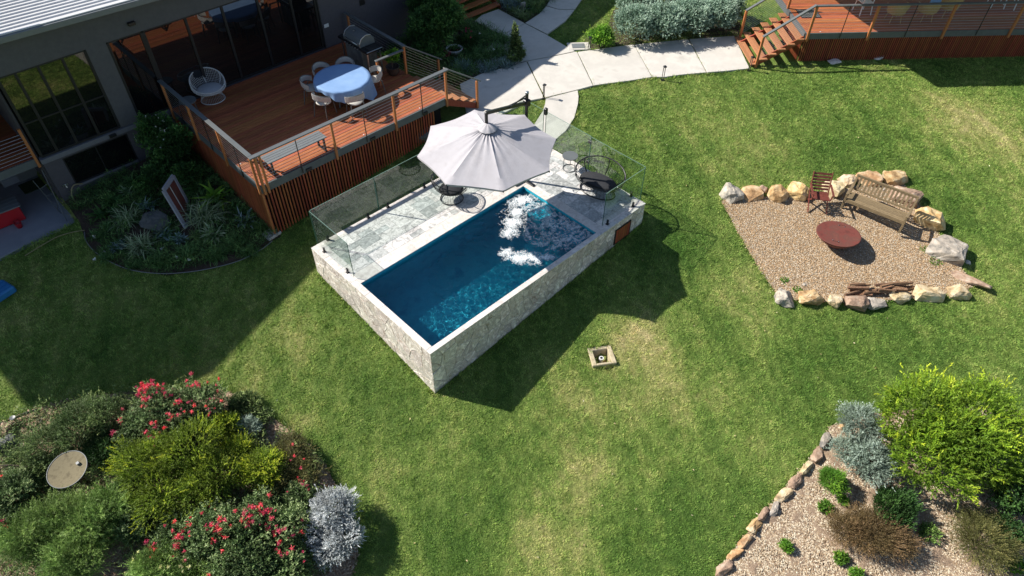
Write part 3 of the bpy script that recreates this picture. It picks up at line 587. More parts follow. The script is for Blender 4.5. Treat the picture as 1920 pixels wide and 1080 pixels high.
# hem with real thickness
o = len(vv)
for k in range(row): x, y, z = vv[NR * row + k]; vv.append((x, y, z - .05))
for k in range(row): fs.append((NR * row + k, NR * row + (k + 1) % row, o + (k + 1) % row, o + k))
cm.add(vv, fs); can = cm.build('canopy', M['fabric'], um, smooth=True); 
bm = bmesh.new(); bm.from_mesh(can.data)
for e_ in bm.edges:
    if len(e_.link_faces) == 2 and e_.calc_face_angle(0) > R(38): e_.smooth = False
bm.to_mesh(can.data); bm.free()
vent = MB(); vp = []
for r_, z in ((.03, 3.0), (.10, 2.985), (.20, 2.925), (.255, 2.88)):
    for k in range(32):
        a = rot0 + k * math.pi / 16; rr = r_ * (1 - .05 * abs(math.sin(k * math.pi / 4))); vp.append((UC.x + rr * math.cos(a), UC.y + rr * math.sin(a), z - (.012 if k % 4 == 2 else 0)))
vent.add(vp, [(i * 32 + k, i * 32 + (k + 1) % 32, (i + 1) * 32 + (k + 1) % 32, (i + 1) * 32 + k) for i in range(3) for k in range(32)] + [tuple(range(31, -1, -1))])
vent.build('vent_cap', M['fabric'], um, smooth=True)
for s in range(8):
    a = rot0 + s * math.pi / 4; d = Vector((math.cos(a), math.sin(a), 0)); c3 = Vector((UC.x, UC.y, 0))
    MB().beam(c3 + d * .1 + Vector((0, 0, 2.83)), c3 + d * 1.80 + Vector((0, 0, 2.255)), .016, .022).build('rib', M['black'], um)
    MB().lathe([(.012, -.03), (.016, 0), (.010, .02)], 10, tuple(c3 + d * 1.835 + Vector((0, 0, 2.27)))).build('rib_tip', M['black'], um)
MB().tube([(UC.x, UC.y, 2.2), (UC.x, UC.y, 2.84)], .03, 12).build('hub', M['black'], um, smooth=False)
H0 = Vector((4.38, 2.76, 3.27)); MA = Vector((6.22, 3.15, 0))
MB().box(4.345, 2.72, 2.96, 4.415, 2.79, 3.30).build('hanger', M['black'], um, bevel=.01)
J = Vector((6.22, 3.15, 2.62)); MB().beam(H0, J, .065, .09).build('boom', M['black'], um, bevel=.008)
MB().tube([(6.22, 3.15, .05), (6.22, 3.15, 2.93)], .043, 14).build('mast', M['black'], um)
MB().lathe([(.03, 0), (.052, 0), (.052, .05), (.03, .06)], 14, (6.22, 3.15, 2.9)).build('mast_cap', M['steel'], um, smooth=True)
MB().box(6.14, 3.07, 2.52, 6.30, 3.23, 2.72).build('slider', M['black'], um, bevel=.015)
mid = H0.lerp(J, .52); sd_ = Vector((.21, -.98, 0)) * .035
MB().beam(J + Vector((0, 0, .28)) + sd_, mid + sd_, .022, .03).build('stay', M['black'], um)
MB().beam(J + Vector((0, 0, .14)) - sd_, H0.lerp(J, .50) - sd_, .022, .03).build('stay', M['black'], um)
MB().tube([(6.16, 3.1, 1.25), (6.1, 3.02, 1.25), (6.1, 3.02, 1.33)], .012, 8).build('crank', M['black'], um)
bs = MB(); bs.box(5.82, 3.10, .003, 6.62, 3.20, .05); bs.box(6.17, 2.76, .003, 6.27, 3.54, .045); bs.build('base', M['black'], um, bevel=.006)

# ------------------------------------------------------------------ main deck
ZD = 1.04; deck = thing('timber_deck', 'raised reddish timber deck with batten skirt and wire balustrade beside the pool', 'deck')
random.seed(3)
nb = 38; bw = (12.2 - 6.95) / nb
BD = MB().box(-3.3, -bw / 2 + .006, -.03, 3.3, bw / 2 - .006, 0).mesh('board', M['timber'], bevel=.003)
BH = {}
for i in range(nb):
    y = 6.95 + bw * (i + .5)
    link('board', BD, deck, (-.11 + 3.3, y, ZD))
MB().box(-.13, 6.90, .80, 6.48, 6.945, ZD - .002).build('fascia', M['beam'], deck); MB().box(-.135, 6.945, .80, -.115, 12.2, ZD - .002).build('fascia', M['beam'], deck); MB().box(6.485, 6.945, .80, 6.52, 12.2, ZD - .034).build('fascia', M['beam'], deck)
ud = MB(); ud.box(-.02, 7.08, -1.3, 6.3, 7.12, .78); ud.box(-.02, 7.12, -1.3, .02, 12.2, .78); ud.build('under_deck_shade', M['unlit_black'], deck)  # near-black sheets put in for the shade under the deck
SLT = MB().box(-.021, -.012, -1.75, .021, .012, 0).mesh('batten', M['timber_v'])
nslat = 68
for i in range(nslat):
    x = -.10 + i * .0965
    if x < 5.9: link('batten', SLT, deck, (x, 6.925, .80))
SLT2 = MB().box(-.012, -.024, -1.75, .012, .024, 0).mesh('batten', M['timber_v'])
for i in range(75): link('batten', SLT2, deck, (-.118, 6.985 + i * .0705, .80))
MB().box(-.15, 6.895, -1.0, -.105, 6.955, .80).build('corner_trim', M['timber_post'], deck)
PST = MB().box(-.032, -.032, 0, .032, .032, 1.22).mesh('post', M['timber_post'], bevel=.003)
def post(x, y, z, p, me=None): link('post', me or PST, p, (x, y, z))
ZR = 2.0
fx = [-.06, .06, 2.28, 4.42, 6.42]
for x in fx: post(x, 6.875, .76, deck)
for y in (6.97, 8.75, 10.5, 12.1): post(-.155, y, .76, deck)
for y in (8.95, 12.05): post(6.45, y, .8, deck)
link('post', PST, deck, (6.50, 6.97, .78))
MB().box(-.215, 6.79, ZR, 6.52, 6.93, ZR + .035).build('rail_cap', M['grey_metal'], deck, bevel=.004)
MB().box(-.215, 6.932, ZR, -.085, 12.2, ZR + .035).build('rail_cap', M['grey_metal'], deck, bevel=.004)
MB().box(6.39, 8.90, ZR, 6.51, 12.2, ZR + .035).build('rail_cap', M['grey_metal'], deck, bevel=.004)
MB().box(5.3, 8.86, 1.9, 6.38, 8.96, 1.935).build('rail_cap', M['grey_metal'], deck, bevel=.004)
MB().box(5.32, 8.88, ZD, 5.38, 8.94, 1.9).build('post', M['timber_post'], deck)
for k in range(9):
    z = ZD + .09 + k * .098
    for a, b in (((-.06, 6.875), (6.45, 6.875)), ((-.155, 6.9), (-.155, 12.15)), ((6.45, 8.95), (6.45, 12.1))): MB().tube([(a[0], a[1], z), (b[0], b[1], z)], .0035, 5).build('cable', M['steel'], deck)
for x in (1.15, 3.35, 5.45): MB().box(x - .012, 6.865, .86, x + .012, 6.885, ZR).build('stay_rod', M['black'], deck)
for y in (7.85, 9.6, 11.3): MB().box(-.165, y - .012, .86, -.145, y + .012, ZR).build('stay_rod', M['black'], deck)
for x in (1.35, 3.55, 5.55): 
    MB().box(x - .09, 6.86, .82, x + .09, 6.9, .92).build('fascia_light', M['black'], deck, bevel=.006)
for x, y in ((1.15, 7.02), (3.35, 7.02), (5.45, 7.02), (.0, 8.2), (.0, 11.2)): MB().lathe([(.02, 0), (.02, .004), (.01, .006)], 12, (x, y, ZD + .001)).build('deck_light', M['white'], deck, smooth=True)
# side stairs down to the path
steps = thing('deck_stairs', 'short timber stair with wire handrails between the deck and the concrete path', 'stairs')
NT = 5
for i in range(NT - 0):
    if i == 0: continue
    x = 6.50 + (i - 1) * .32; z = ZD - i * .165
    MB().box(x + .01, 7.02, z - .04, x + .30, 8.88, z).build('tread', M['tread'], steps, bevel=.004)
for y in (7.03, 8.84): 
    MB().beam((6.5, y, .80), (7.85, y, .12), .04, .2).build('stringer', M['timber_v'], steps)
for y in (6.98, 8.93):
    MB().beam((6.48, y, ZR + .01), (7.92, y, 1.03), .10, .035).build('handrail', M['grey_metal'], steps)
    MB().box(7.75, y - .035, .05, 7.82, y + .035, 1.07).build('post', M['timber_post'], steps, bevel=.003)
    for k in range(9): MB().tube([(6.5, y, ZD + .1 + k * .098), (7.8, y, .24 + k * .090)], .0035, 5).build('cable', M['steel'], steps)

# ------------------------------------------------------------------ house
house = thing('house', 'low modern house with grey walls, tall dark windows and a ribbed steel roof', 'house')
YW = 12.26
def wseg(x0, x1, z0, z1, m_='render', y0=YW, y1=YW + .22, name='wall'): MB().box(x0, y0, z0, x1, y1, z1).build(name, M[m_], house)
wseg(-3.95, -.14, -1.3, -.14); wseg(-3.95, -3.46, -.14, .80); wseg(-1.58, -.14, -.14, .80); wseg(-3.95, -.14, .80, .86)
wseg(-.14, 5.55, -1.3, 1.03)
MB().box(-3.97, YW - .035, .862, -.14, YW + .2, 1.0).build('sill_band', M['band'], house)
MB().box(-3.40, YW - .03, -.20, -1.60, YW + .1, -.145).build('window_sill', M['band'], house)
MB().box(-3.46, YW + .06, -.14, -1.58, YW + .1, .80).build('dark_opening', M['unlit_black'], house)
lw = MB()
for a in ((-3.46, -.14, -3.42, .80), (-1.62, -.14, -1.58, .80), (-3.42, -.14, -1.62, -.10), (-3.42, .76, -1.62, .80), (-2.54, -.10, -2.51, .76)): lw.box(a[0], YW + .01, a[1], a[2], YW + .055, a[3])
fr = lw.build('window', M['frame'], house)
for x0, x1 in ((-3.42, -2.54), (-2.51, -1.62)): MB().box(x0, YW + .03, -.10, x1, YW + .04, .76).build('pane', M['pane'], fr)
ZT = 3.5
def window(xs_, z0, z1, trans=None, name='window'):
    f = MB(); t = .035
    f.box(xs_[0], YW + .02, z0, xs_[-1], YW + .10, z0 + .05); f.box(xs_[0], YW + .02, z1 - .05, xs_[-1], YW + .10, z1)
    for x in xs_: f.box(x - t, YW + .012, z0 + .05, x + t, YW + .11, z1 - .05)
    if trans:
        for a, b in zip(xs_[:-1], xs_[1:]): f.box(a + t, YW + .03, trans - .02, b - t, YW + .09, trans + .02)
    fo = f.build(name, M['frame'], house)
    for a, b in zip(xs_[:-1], xs_[1:]):
        for c, d in ([(z0 + .05, trans - .02), (trans + .02, z1 - .05)] if trans else [(z0 + .05, z1 - .05)]):
            MB().box(a + t, YW + .05, c, b - t, YW + .062, d).build('pane', M['pane'], fo)
window([-3.88, -3.46, -2.9, -2.28, -1.68], 1.03, ZT, 2.1); wseg(-1.645, -1.1, 1.02, ZT, 'upper')
window([-1.06, -.12], 1.03, ZT); window([-.05, 1.2, 2.35, 3.5, 4.6, 5.45], 1.06, ZT, name='sliding_door')
wseg(-3.95, 5.5, ZT, 4.42, 'upper'); wseg(5.5, 10.6, -.6, 4.42, 'render')
MB().box(-3.95, YW + .25, -1.3, 5.5, YW + .3, 4.4).build('dark_interior', M['unlit_black'], house)
MB().box(-4.0, YW + .22, -1.3, -3.952, 18, 4.4).build('wall', M['render'], house)
MB().box(10.56, YW + .22, -.6, 10.6, 18, 4.4).build('wall', M['render'], house)
MB().box(5.49, YW - .02, 1.04, 5.53, YW, ZT).build('corner_trim', M['frame'], house)
MB().box(5.6, YW - .02, 1.72, 5.78, YW - .002, 1.84).build('wall_plate', M['white'], house, bevel=.005)
MB().box(7.12, YW - .02, 2.02, 7.34, YW - .002, 2.22).build('wall_vent', M['black'], house, bevel=.005)
for x, z in ((-.28, 3.8), (-1.97, .93)):
    b_ = MB(); b_.box(x - .10, YW - .10, z - .05, x + .10, YW - .001, z + .05); b_.build('wall_light', M['black'], house, bevel=.012)
# roof: front edge polygon, ribbed steel sheets running along x
def roofz(x): return 4.60 - .028 * (x + 3)
RIB = .205
def sheet(x0, x1, y0, y1, name='roof'):
    prof = []; y = y0
    while y < y1: 
        prof += [(y, 0), (y + .012, .035), (y + .045, .035), (y + .057, 0)]; y += RIB
    vs = []; fs = []
    for x in (x0, x1):
        for (yy, zz) in prof: vs.append((x, yy, roofz(x) + zz))
    n = len(prof)
    for i in range(n - 1): fs.append((i, i + 1, n + i + 1, n + i))
    mb = MB().add(vs, fs); mb.box(x0, y0 + .02, roofz(x0) - .16, x1, y1, roofz(x1) - .15) if False else None
    r_ = mb.build(name, M['roof'], house); return r_
sheet(-3.72, 6.55, 11.92, 18)
u_ = MB(); u_.add([(-3.72, 11.9, roofz(-3.72) - .012), (6.55, 11.9, roofz(6.55) - .012), (6.55, 18, roofz(6.55) - .012), (-3.72, 18, roofz(-3.72) - .012), (-3.72, 11.9, roofz(-3.72) - .16), (6.55, 11.9, roofz(6.55) - .16), (6.55, 18, roofz(6.55) - .16), (-3.72, 18, roofz(-3.72) - .16)],
       [(0, 1, 2, 3), (7, 6, 5, 4), (0, 4, 5, 1), (1, 5, 6, 2), (2, 6, 7, 3), (3, 7, 4, 0)]); u_.build('roof_deck', M['upper'], house)
gt = MB(); gt.beam((-3.8, 11.835, roofz(-3.8) - .075), (6.6, 11.835, roofz(6.6) - .075), .125, .15); gt.build('gutter', M['gutter'], house, bevel=.01)
MB().beam((-3.8, 11.905, roofz(-3.8) + .02), (6.6, 11.905, roofz(6.6) + .02), .10, .03).build('gutter_lip', M['roof'], house)
# soffit return between gutter and wall
MB().add([(-3.8, 11.9, roofz(-3.8) - .165), (6.5, 11.9, roofz(6.5) - .165), (6.5, YW + .01, roofz(6.5) - .165), (-3.8, YW + .01, roofz(-3.8) - .165)], [(0, 1, 2, 3)]).build('soffit', M['upper'], house)
rb = MB(); P_ = [(4.2, 11.8), (4.3, 11.22), (6.62, 11.36), (10.2, 12.0), (14.4, 13.2), (19, 15.2), (19, 20), (6.62, 20), (6.62, 12.2), (4.3, 12.2)]; rb.prism(P_, 4.40, 4.52); rb.build('roof', M['roof'], house)
shadow_roof = MB(); shadow_roof.prism([(-12.6, 14.9), (-11.0, 13.3), (-8.9, 12.68), (-6.92, 12.87), (-4.92, 13.08), (-3.84, 13.2), (-3.84, 14.12), (-4.9, 14.12), (-4.9, 18.2), (-12.6, 18.2)], 6.85, 7.0); shadow_roof.build('roof', M['roof'], house)  # unseen raised roof, added and notched to cast the left lawn shadow
for a in ((-9.2, 13.7, 4.3, -5.0, 13.9, 6.85), (-5.2, 13.9, 4.4, -5.0, 18.0, 6.85), (-9.2, 13.9, 4.4, -9.0, 18.0, 6.85), (-9.2, 18.0, 4.4, -5.0, 18.2, 6.85), (-9.2, 12.5, 4.1, -4.0, 18.0, 4.3)): MB().box(*a[:3], *a[3:]).build('wall', M['upper'], house)  # unseen upper walls, added to carry the shadow-casting roof
MB().box(-3.95, 18.0, -1.3, 10.6, 18.2, 4.4).build('wall', M['render'], house); MB().box(-9.2, 18.0, -1.3, -4.0, 18.2, 4.4).build('wall', M['render'], house); MB().box(-9.2, 13.4, -1.3, -9.0, 18, 4.4).build('wall', M['render'], house)
# upper deck at the left
ld = thing('upper_side_deck', 'small timber deck over the shaded patio at the far left of the house', 'deck')
for i in range(24): MB().box(-9.5, 12.42 + i * .14, 1.01, -4.0, 12.555 + i * .14, 1.04).build('board', M['timber'], ld)
MB().box(-9.5, 12.36, .8, -4.0, 12.41, 1.035).build('fascia', M['beam'], ld)
MB().box(-4.08, 12.33, .76, -4.01, 12.40, 2.0).build('post', M['timber_post'], ld)
MB().box(-9.5, 12.31, 2.0, -4.9, 12.42, 2.035).build('rail_cap', M['grey_metal'], ld)
for k in range(8): MB().tube([(-9.5, 12.365, 1.14 + k * .1), (-4.04, 12.365, 1.14 + k * .1)], .004, 5).build('cable', M['steel'], ld)
for x in (-6.2, -8.5): MB().box(x - .03, 12.33, -.75, x + .03, 12.40, 2.0).build('post', M['timber_post'], ld)

# timber steps near the house entrance
es = thing('entry_steps', 'dark timber entry steps rising from the shaded path at the top', 'stairs')
for i in range(5): MB().box(10.95, 11.85 + i * .33, .24 + i * .17, 13.45, 12.15 + i * .33, .29 + i * .17).build('tread', M['timber'], es, bevel=.004)
for x in (10.98, 13.42): MB().beam((x, 11.82, .1), (x, 13.6, 1.02), .04, .22).build('stringer', M['timber_v'], es)
MB().box(10.8, 13.5, .4, 14.5, 16, 1.14).build('landing', M['timber'], es)

# ------------------------------------------------------------------ second deck (right)
d2 = thing('side_deck', 'long orange timber deck with batten skirt and wire balustrade at the top right', 'deck')
A2 = math.atan2(DU[1], DU[0]); d2.location = (DECK_O[0], DECK_O[1], 0); d2.rotation_euler = (0, 0, A2)
# local frame: x along the front, y to the back
Z2 = 1.2; LEN2 = 11.5
B2 = MB().box(0, .0, -.03, LEN2, .127, 0).mesh('board', M['timber'], bevel=.003)
for i in range(44): link('board', B2, d2, (.04, .05 + i * .134, Z2))
MB().box(0, 0, .98, LEN2, .045, Z2 - .002).build('fascia', M['beam'], d2); MB().box(-.05, .046, 1.0, 0.03, 6, Z2 - .0).build('fascia', M['grey_metal'], d2)
S2 = MB().box(-.019, -.011, -1.05, .019, .011, 0).mesh('batten', M['timber_v'])
for i in range(150): link('batten', S2, d2, (.03 + i * .0765, .02, .98))
for i in range(26): link('batten', S2, d2, (-.02, .1 + i * .0765, .98))
MB().box(.06, .10, -.2, LEN2, .14, 1.15).build('under_deck_shade', M['unlit_black'], d2)  # dark sheet standing in for shade behind the battens
PS2 = MB().box(-.04, -.04, 0, .04, .04, 1.28).mesh('post', M['timber_post'], bevel=.003)
for x in (.06, 2.28, 5.05, 7.55, 10.0): link('post', PS2, d2, (x, -.03, .92))
for x in (1.25, 3.65, 6.3, 8.8): MB().box(x - .012, -.04, 1.02, x + .012, -.02, 2.2).build('stay_rod', M['black'], d2)
MB().box(-.02, -.09, 2.2, LEN2, .03, 2.235).build('rail_cap', M['beam'], d2, bevel=.004)
for k in range(10): MB().tube([(.05, -.03, Z2 + .09 + k * .098), (LEN2, -.03, Z2 + .09 + k * .098)], .0035, 5).build('cable', M['steel'], d2)
MB().lathe([(.025, 0), (.025, .004), (.01, .006)], 12, (.55, .12, Z2 + .001)).build('deck_light', M['white'], d2, smooth=True)
dm = thing('door_mat', 'dark patterned mat lying on the right deck above the stairs', 'mat', (0, 0, 0)); dm.location = d2.location; dm.rotation_euler = d2.rotation_euler
MB().box(.25, 1.2, Z2 + .003, 1.0, 1.9, Z2 + .02).build('rubber', M['black'], dm)
for i in range(9):
    for j in range(5): MB().box(.28 + i * .078, 1.23 + j * .13, Z2 + .02, .335 + i * .078, 1.33 + j * .13, Z2 + .024).build('tile', M['rock_dark'], dm)
s2 = thing('side_deck_stairs', 'open timber stair with steel wire handrails climbing to the right deck', 'stairs'); s2.location = d2.location; s2.rotation_euler = d2.rotation_euler
for i in range(6):
    u = -1.90 + i * .31; z = .28 + i * .155; v0 = -.42 + i * .055
    MB().box(u, v0, z - .04, u + .135, v0 + 2.12, z).build('tread', M['tread'], s2, bevel=.004); MB().box(u + .142, v0, z - .04, u + .275, v0 + 2.12, z).build('tread', M['tread'], s2, bevel=.004)
for v_ in (-.02, 1.55): MB().beam((-1.85, v_ - .25, .14), (-.05, v_, 1.02), .045, .22).build('stringer', M['timber_v'], s2)
for (vb, vt) in ((-.38, -.03), (1.68, 2.02)):
    MB().beam((-1.72, vb, 1.30), (.02, vt, 2.24), .10, .045).build('handrail', M['beam'], s2)
    MB().box(-1.74, vb - .04, .15, -1.66, vb + .04, 1.29).build('post', M['timber_post'], s2, bevel=.003)
    for k in range(10): MB().tube([(-1.7, vb, .42 + k * .085), (.04, vt, 1.30 + k * .09)], .0035, 5).build('cable', M['steel'], s2)
MB().box(-.04, 1.98, 1.0, .04, 2.06, 2.2).build('post', M['timber_post'], s2)
# roof over the right deck (above the frame) with its posts
cr2 = thing('deck_canopy', 'flat pale roof shading the right deck', 'roof')
c0 = (18.06, .86)
cr2m = MB(); cr2m.prism([c0, (c0[0] + DU[0] * 13, c0[1] + DU[1] * 13), (c0[0] + DU[0] * 13 + DV[0] * 8, c0[1] + DU[1] * 13 + DV[1] * 8), (19.2 + DV[0] * 5, 4.8 + DV[1] * 5), (19.3, 3.6), (18.75, 2.5)], 4.0, 4.14); cr2m.build('roof_sheet', M['roof'], cr2)
for u in (2.3, 7.55): 
    p = dl(u, .2); MB().box(p[0] - .05, p[1] - .05, 1.2, p[0] + .05, p[1] + .05, 4.0).build('post', M['timber_post'], cr2) if False else None
p = dl(11.4, 6.5); MB().box(p[0] - .06, p[1] - .06, 0, p[0] + .06, p[1] + .06, 4.0).build('post', M['timber_post'], cr2)
for u in (1.5, 11.0):
    p = dl(u, 6.8); MB().box(p[0] - .06, p[1] - .06, 0, p[0] + .06, p[1] + .06, 4.0).build('post', M['timber_post'], cr2)
# ------------------------------------------------------------------ furniture
def bucket(name, label, loc, rz, mf, mp_, sx=1.0, ribs=44, group=None, hb=.82, hf=.46, thick=.016, lattice=5):
    t = thing(name, label, 'armchair', loc, rz, group); N = 48
    def rim(a): s_ = (1 - math.sin(a)) / 2; return Vector((.52 * sx * math.cos(a), .10 - (-.46) * math.sin(a) * -1 * -1 - .02, 0)) 
    # front is -y
    def P(a, k):      # k 0 seat ring, 1 rim
        s_ = (1 + math.sin(a)) / 2                # 1 at the back (+y)
        r0 = Vector((.37 * sx * math.cos(a), .34 * math.sin(a), .36)); r1 = Vector((.50 * sx * math.cos(a), .44 * math.sin(a) + .10 * s_, hf + (hb - hf) * s_ ** 1.2))
        p = r0.lerp(r1, k); b = math.sin(math.pi * k) * .07; d = Vector((math.cos(a), math.sin(a), -.3)); return p + d * b
    ang = [i * 2 * math.pi / N for i in range(N)]
    MB().tube([P(a, 1) for a in ang], thick, 8, closed=True).build('rim', mf, t, smooth=True)
    MB().tube([(.36 * sx * math.cos(a), .33 * math.sin(a), .025) for a in ang], thick * .9, 8, closed=True).build('base_ring', mf, t, smooth=True)
    MB().tube([P(a, 0) for a in ang], thick * .8, 8, closed=True).build('seat_ring', mf, t, smooth=True)
    sh = MB()
    for i in range(ribs):
        a = i * 2 * math.pi / ribs; sh.tube([P(a + .05 * math.sin(k * 3), k) for k in (0, .33, .66, 1)], .0045, 4, cap=False)
    for k in [(j + .5) / lattice for j in range(lattice)]: sh.tube([P(a, k) for a in ang[::2]], .0035, 4, closed=True)
    sh.build('woven_shell', mf, t, kind='stuff')
    for a in (.5, 1.57, 2.64, 3.7, 5.72): MB().tube([P(a, k) for k in (0, .33, .66, 1)], thick * .75, 6).build('shell_rod', mf, t, smooth=True)
    bs = MB()
    for i in range(ribs * 2 // 3):
        a = i * 2 * math.pi / (ribs * 2 // 3); bs.tube([(.36 * sx * math.cos(a), .33 * math.sin(a), .03), (.30 * sx * math.cos(a), .28 * math.sin(a), .19), (.37 * sx * math.cos(a), .34 * math.sin(a), .35)], .004, 4, cap=False)
    bs.build('woven_base', mf, t, kind='stuff')
    MB().lathe([(.02, 0), (.33, 0), (.365, .025), (.365, .06), (.33, .085), (.02, .09)], 36, (0, 0, .345), sx, .90).build('cushion', mp_, t, smooth=True)
    return t
bucket('rattan_armchair', 'round white woven tub chair alone on the shaded timber deck', (1.07,11.81) + (ZD,), R(-12) , M['rattan'], M['pad'], 1.0, 60, lattice=9)
bucket('rattan_armchair', 'small black woven tub chair half hidden under the umbrella edge', (4.08,3.98) + (.003,), R(58), M['black'], M['pad_d'], .85, 40, 'black woven pool chairs', lattice=6)
bucket('rattan_loveseat', 'wide black woven love seat by the glass fence at the pool end', (7.39,1.31) + (.003,), R(-80), M['black'], M['pad_d'], 1.55, 44, 'black woven pool chairs', hb=.86, hf=.44, lattice=3, thick=.02)
def sidetable(loc):
    t = thing('side_table', 'round grey side table with ring base beside the black love seat', 'table', loc)
    MB().lathe([(.02, 0), (.235, 0), (.24, .01), (.235, .022), (.02, .022)], 40, (0, 0, .45)).build('tabletop', M['grey_metal'], t, smooth=False)
    MB().tube([(.2 * math.cos(i * .2618), .2 * math.sin(i * .2618), .012) for i in range(24)], .011, 6, closed=True).build('base_ring', M['grey_metal'], t)
    for a in (.6, 2.7, 4.8): MB().tube([(.195 * math.cos(a), .195 * math.sin(a), .012), (.195 * math.cos(a), .195 * math.sin(a), .45)], .010, 6).build('leg', M['grey_metal'], t)
sidetable((7.62,2.64) + (.003,))
# dining table and chairs
TC = (4.09,9.00)
tb = thing('round_dining_table', 'round table hidden beneath a blue cloth on the shaded deck', 'table', TC + (ZD,))
MB().lathe([(.02, 0), (.84, 0), (.84, .03), (.02, .03)], 48, (0, 0, .70)).build('tabletop', M['grey_metal'], tb)
for a in range(4): MB().tube([(.5 * math.cos(a * 1.57 + .6), .5 * math.sin(a * 1.57 + .6), 0), (.4 * math.cos(a * 1.57 + .6), .4 * math.sin(a * 1.57 + .6), .70)], .025, 8).build('leg', M['grey_metal'], tb)
NA, NRr = 120, 9; vs = [(0, 0, .742)]; 
for j in range(NRr):
    for i in range(NA):
        a = i * 2 * math.pi / NA; rr = .86 * (j + 1) / NRr; vs.append((rr * math.cos(a), rr * math.sin(a), .742 + .004 * noise.noise(Vector((math.cos(a) * rr * 5, math.sin(a) * rr * 5, 2)))))
NSK = 7
for j in range(NSK):
    for i in range(NA):
        a = i * 2 * math.pi / NA; dr = .14 + .20 * max(0, math.cos(a + .9)) ** 2 + .34 * max(0, math.cos(a + .75)) ** 6 + .16 * max(0, math.cos(a + 2.1)) ** 8 + .03 * math.sin(a * 5); k = (j + 1) / NSK
        rr = .868 + (.035 * math.sin(a * 17 + 1.2 * math.sin(a * 3)) + .03 * math.sin(a * 7)) * k * (.4 + dr * 1.6) + .06 * k * dr
        vs.append((rr * math.cos(a), rr * math.sin(a), .738 - dr * k))
fs = [(0, 1 + i, 1 + (i + 1) % NA) for i in range(NA)]
for j in range(NRr + NSK - 1):
    o = 1 + j * NA
    for i in range(NA): fs.append((o + i, o + NA + i, o + NA + (i + 1) % NA, o + (i + 1) % NA))
tc_ = MB().add(vs, fs).build('tablecloth', M['cloth'], None, smooth=True, label='blue cloth draped unevenly over the round deck table', cat='tablecloth'); tc_.location = TC + (ZD,)
def dining(label):
    t = thing('dining_chair', label, 'chair', group='woven dining chairs round the blue table')   # faces +x
    MB().lathe([(.02, 0), (.21, 0), (.235, .02), (.22, .045), (.02, .05)], 24, (0, 0, .42), 1, 1).build('seat', M['rope'], t, smooth=True)
    for sx_ in (-1, 1):
        for sy in (-1, 1):
            MB().tube([(sx_ * .24 - .02, sy * .24, 0), (sx_ * .19, sy * .20, .44)], [.012, .017], 8).build('leg', M['grey_metal'], t)
    bk = MB(); A = [math.pi * (.5 + i / 22) for i in range(23)]
    def Q(a, z): return Vector((.27 * math.cos(a) * (1 + .1 * (z - .6)) - .0, .29 * math.sin(a), z - .10 * (1 + math.cos(a)) * 1.0))
    n0 = len(A)
    for z0, z1, r_ in ((.60, .78, 0),):
        vs_ = [Q(a, z) * 1 + Vector((math.cos(a), math.sin(a), 0)) * e for a in A for z, e in ((z0, -.008), (z1, -.008), (z1, .010), (z0, .010))]
        bk.add(vs_, [(i * 4 + k, i * 4 + (k + 1) % 4, i * 4 + 4 + (k + 1) % 4, i * 4 + 4 + k) for i in range(n0 - 1) for k in range(4)] + [(0, 1, 2, 3), tuple(4 * (n0 - 1) + k for k in (3, 2, 1, 0))])
    bk.build('backrest', M['rope'], t, smooth=False)
    wv = MB()
    for a in A[1:-1]: wv.tube([Q(a, .605) + Vector((math.cos(a), math.sin(a), 0)) * .013, Q(a, .775) + Vector((math.cos(a), math.sin(a), 0)) * .013], .0075, 5)
    wv.build('rope_weave', M['rattan'], t, kind='stuff')
    for z in (.605, .78): MB().tube([Q(a, z) for a in A], .013, 6).build('back_rail', M['grey_metal'], t)
    for a in (A[3], A[-4]): MB().tube([Q(a, .61), (.19 * -.9, .2 * math.sin(a), .44)], .012, 6).build('back_post', M['grey_metal'], t)
    return t
CH = [((3.99,10.24), 'woven grey chair at the far left of the blue table, nearest the glass doors'), ((4.76,9.84), 'woven grey chair behind the blue table, nearest the barbecue'), ((4.95,8.75), 'woven pale chair at the right of the blue table, catching sun on its arm'), ((3.21,9.72), 'woven grey chair at the left side of the blue table'), ((3.14,8.69), 'woven grey chair at the front left of the blue table'), ((3.89,8.23), 'woven grey chair at the front right of the blue table, under the cloth corner')]
c0_ = None
for (p, lb) in CH:
    a = math.atan2(p[1] - TC[1], p[0] - TC[0]); r_ = min(1.2, max(.98, math.hypot(p[0] - TC[0], p[1] - TC[1]) - .25)); loc = (TC[0] + r_ * math.cos(a), TC[1] + r_ * math.sin(a), ZD); 
    if c0_ is None: c0_ = dining(lb); c0_.location = loc; c0_.rotation_euler = (0, 0, a + math.pi)
    else: copy_thing(c0_, loc, a + math.pi + random.uniform(-.15, .15), lb)
# barbecue (long side along y, front faces -x)
bq = thing('barbecue', 'black hooded gas barbecue with stainless handle standing at the deck rail', 'barbecue', (5.72, 10.3, ZD), 0)
MB().box(-.30, -.45, .10, .28, .45, .82).build('cabinet', M['rock_dark'], bq, bevel=.01)
MB().box(-.33, -.82, .82, .30, .82, .90).build('side_shelf', M['black'], bq, bevel=.012)
ld_ = MB(); pr = [(-.30, .90), (-.31, 1.02), (-.22, 1.17), (-.05, 1.25), (.14, 1.22), (.27, 1.08), (.28, .90)]; n = len(pr)
ld_.add([(x, y, z) for y in (-.43, .43) for x, z in pr], [tuple(range(n)), tuple(range(2 * n - 1, n - 1, -1))] + [(i, (i + 1) % n, n + (i + 1) % n, n + i) for i in range(n)]); ld_.build('hood', M['grey_metal'], bq, bevel=.01)
for y in (-.435, .435): MB().tube([(-.31, y, .92), (-.32, y, 1.03), (-.23, y, 1.18), (-.05, y, 1.26), (.14, y, 1.23)], .013, 6).build('hood_trim', M['steel'], bq)
MB().tube([(-.36, -.36, 1.02), (-.36, .36, 1.02)], .014, 8).build('handle', M['steel'], bq, smooth=True)
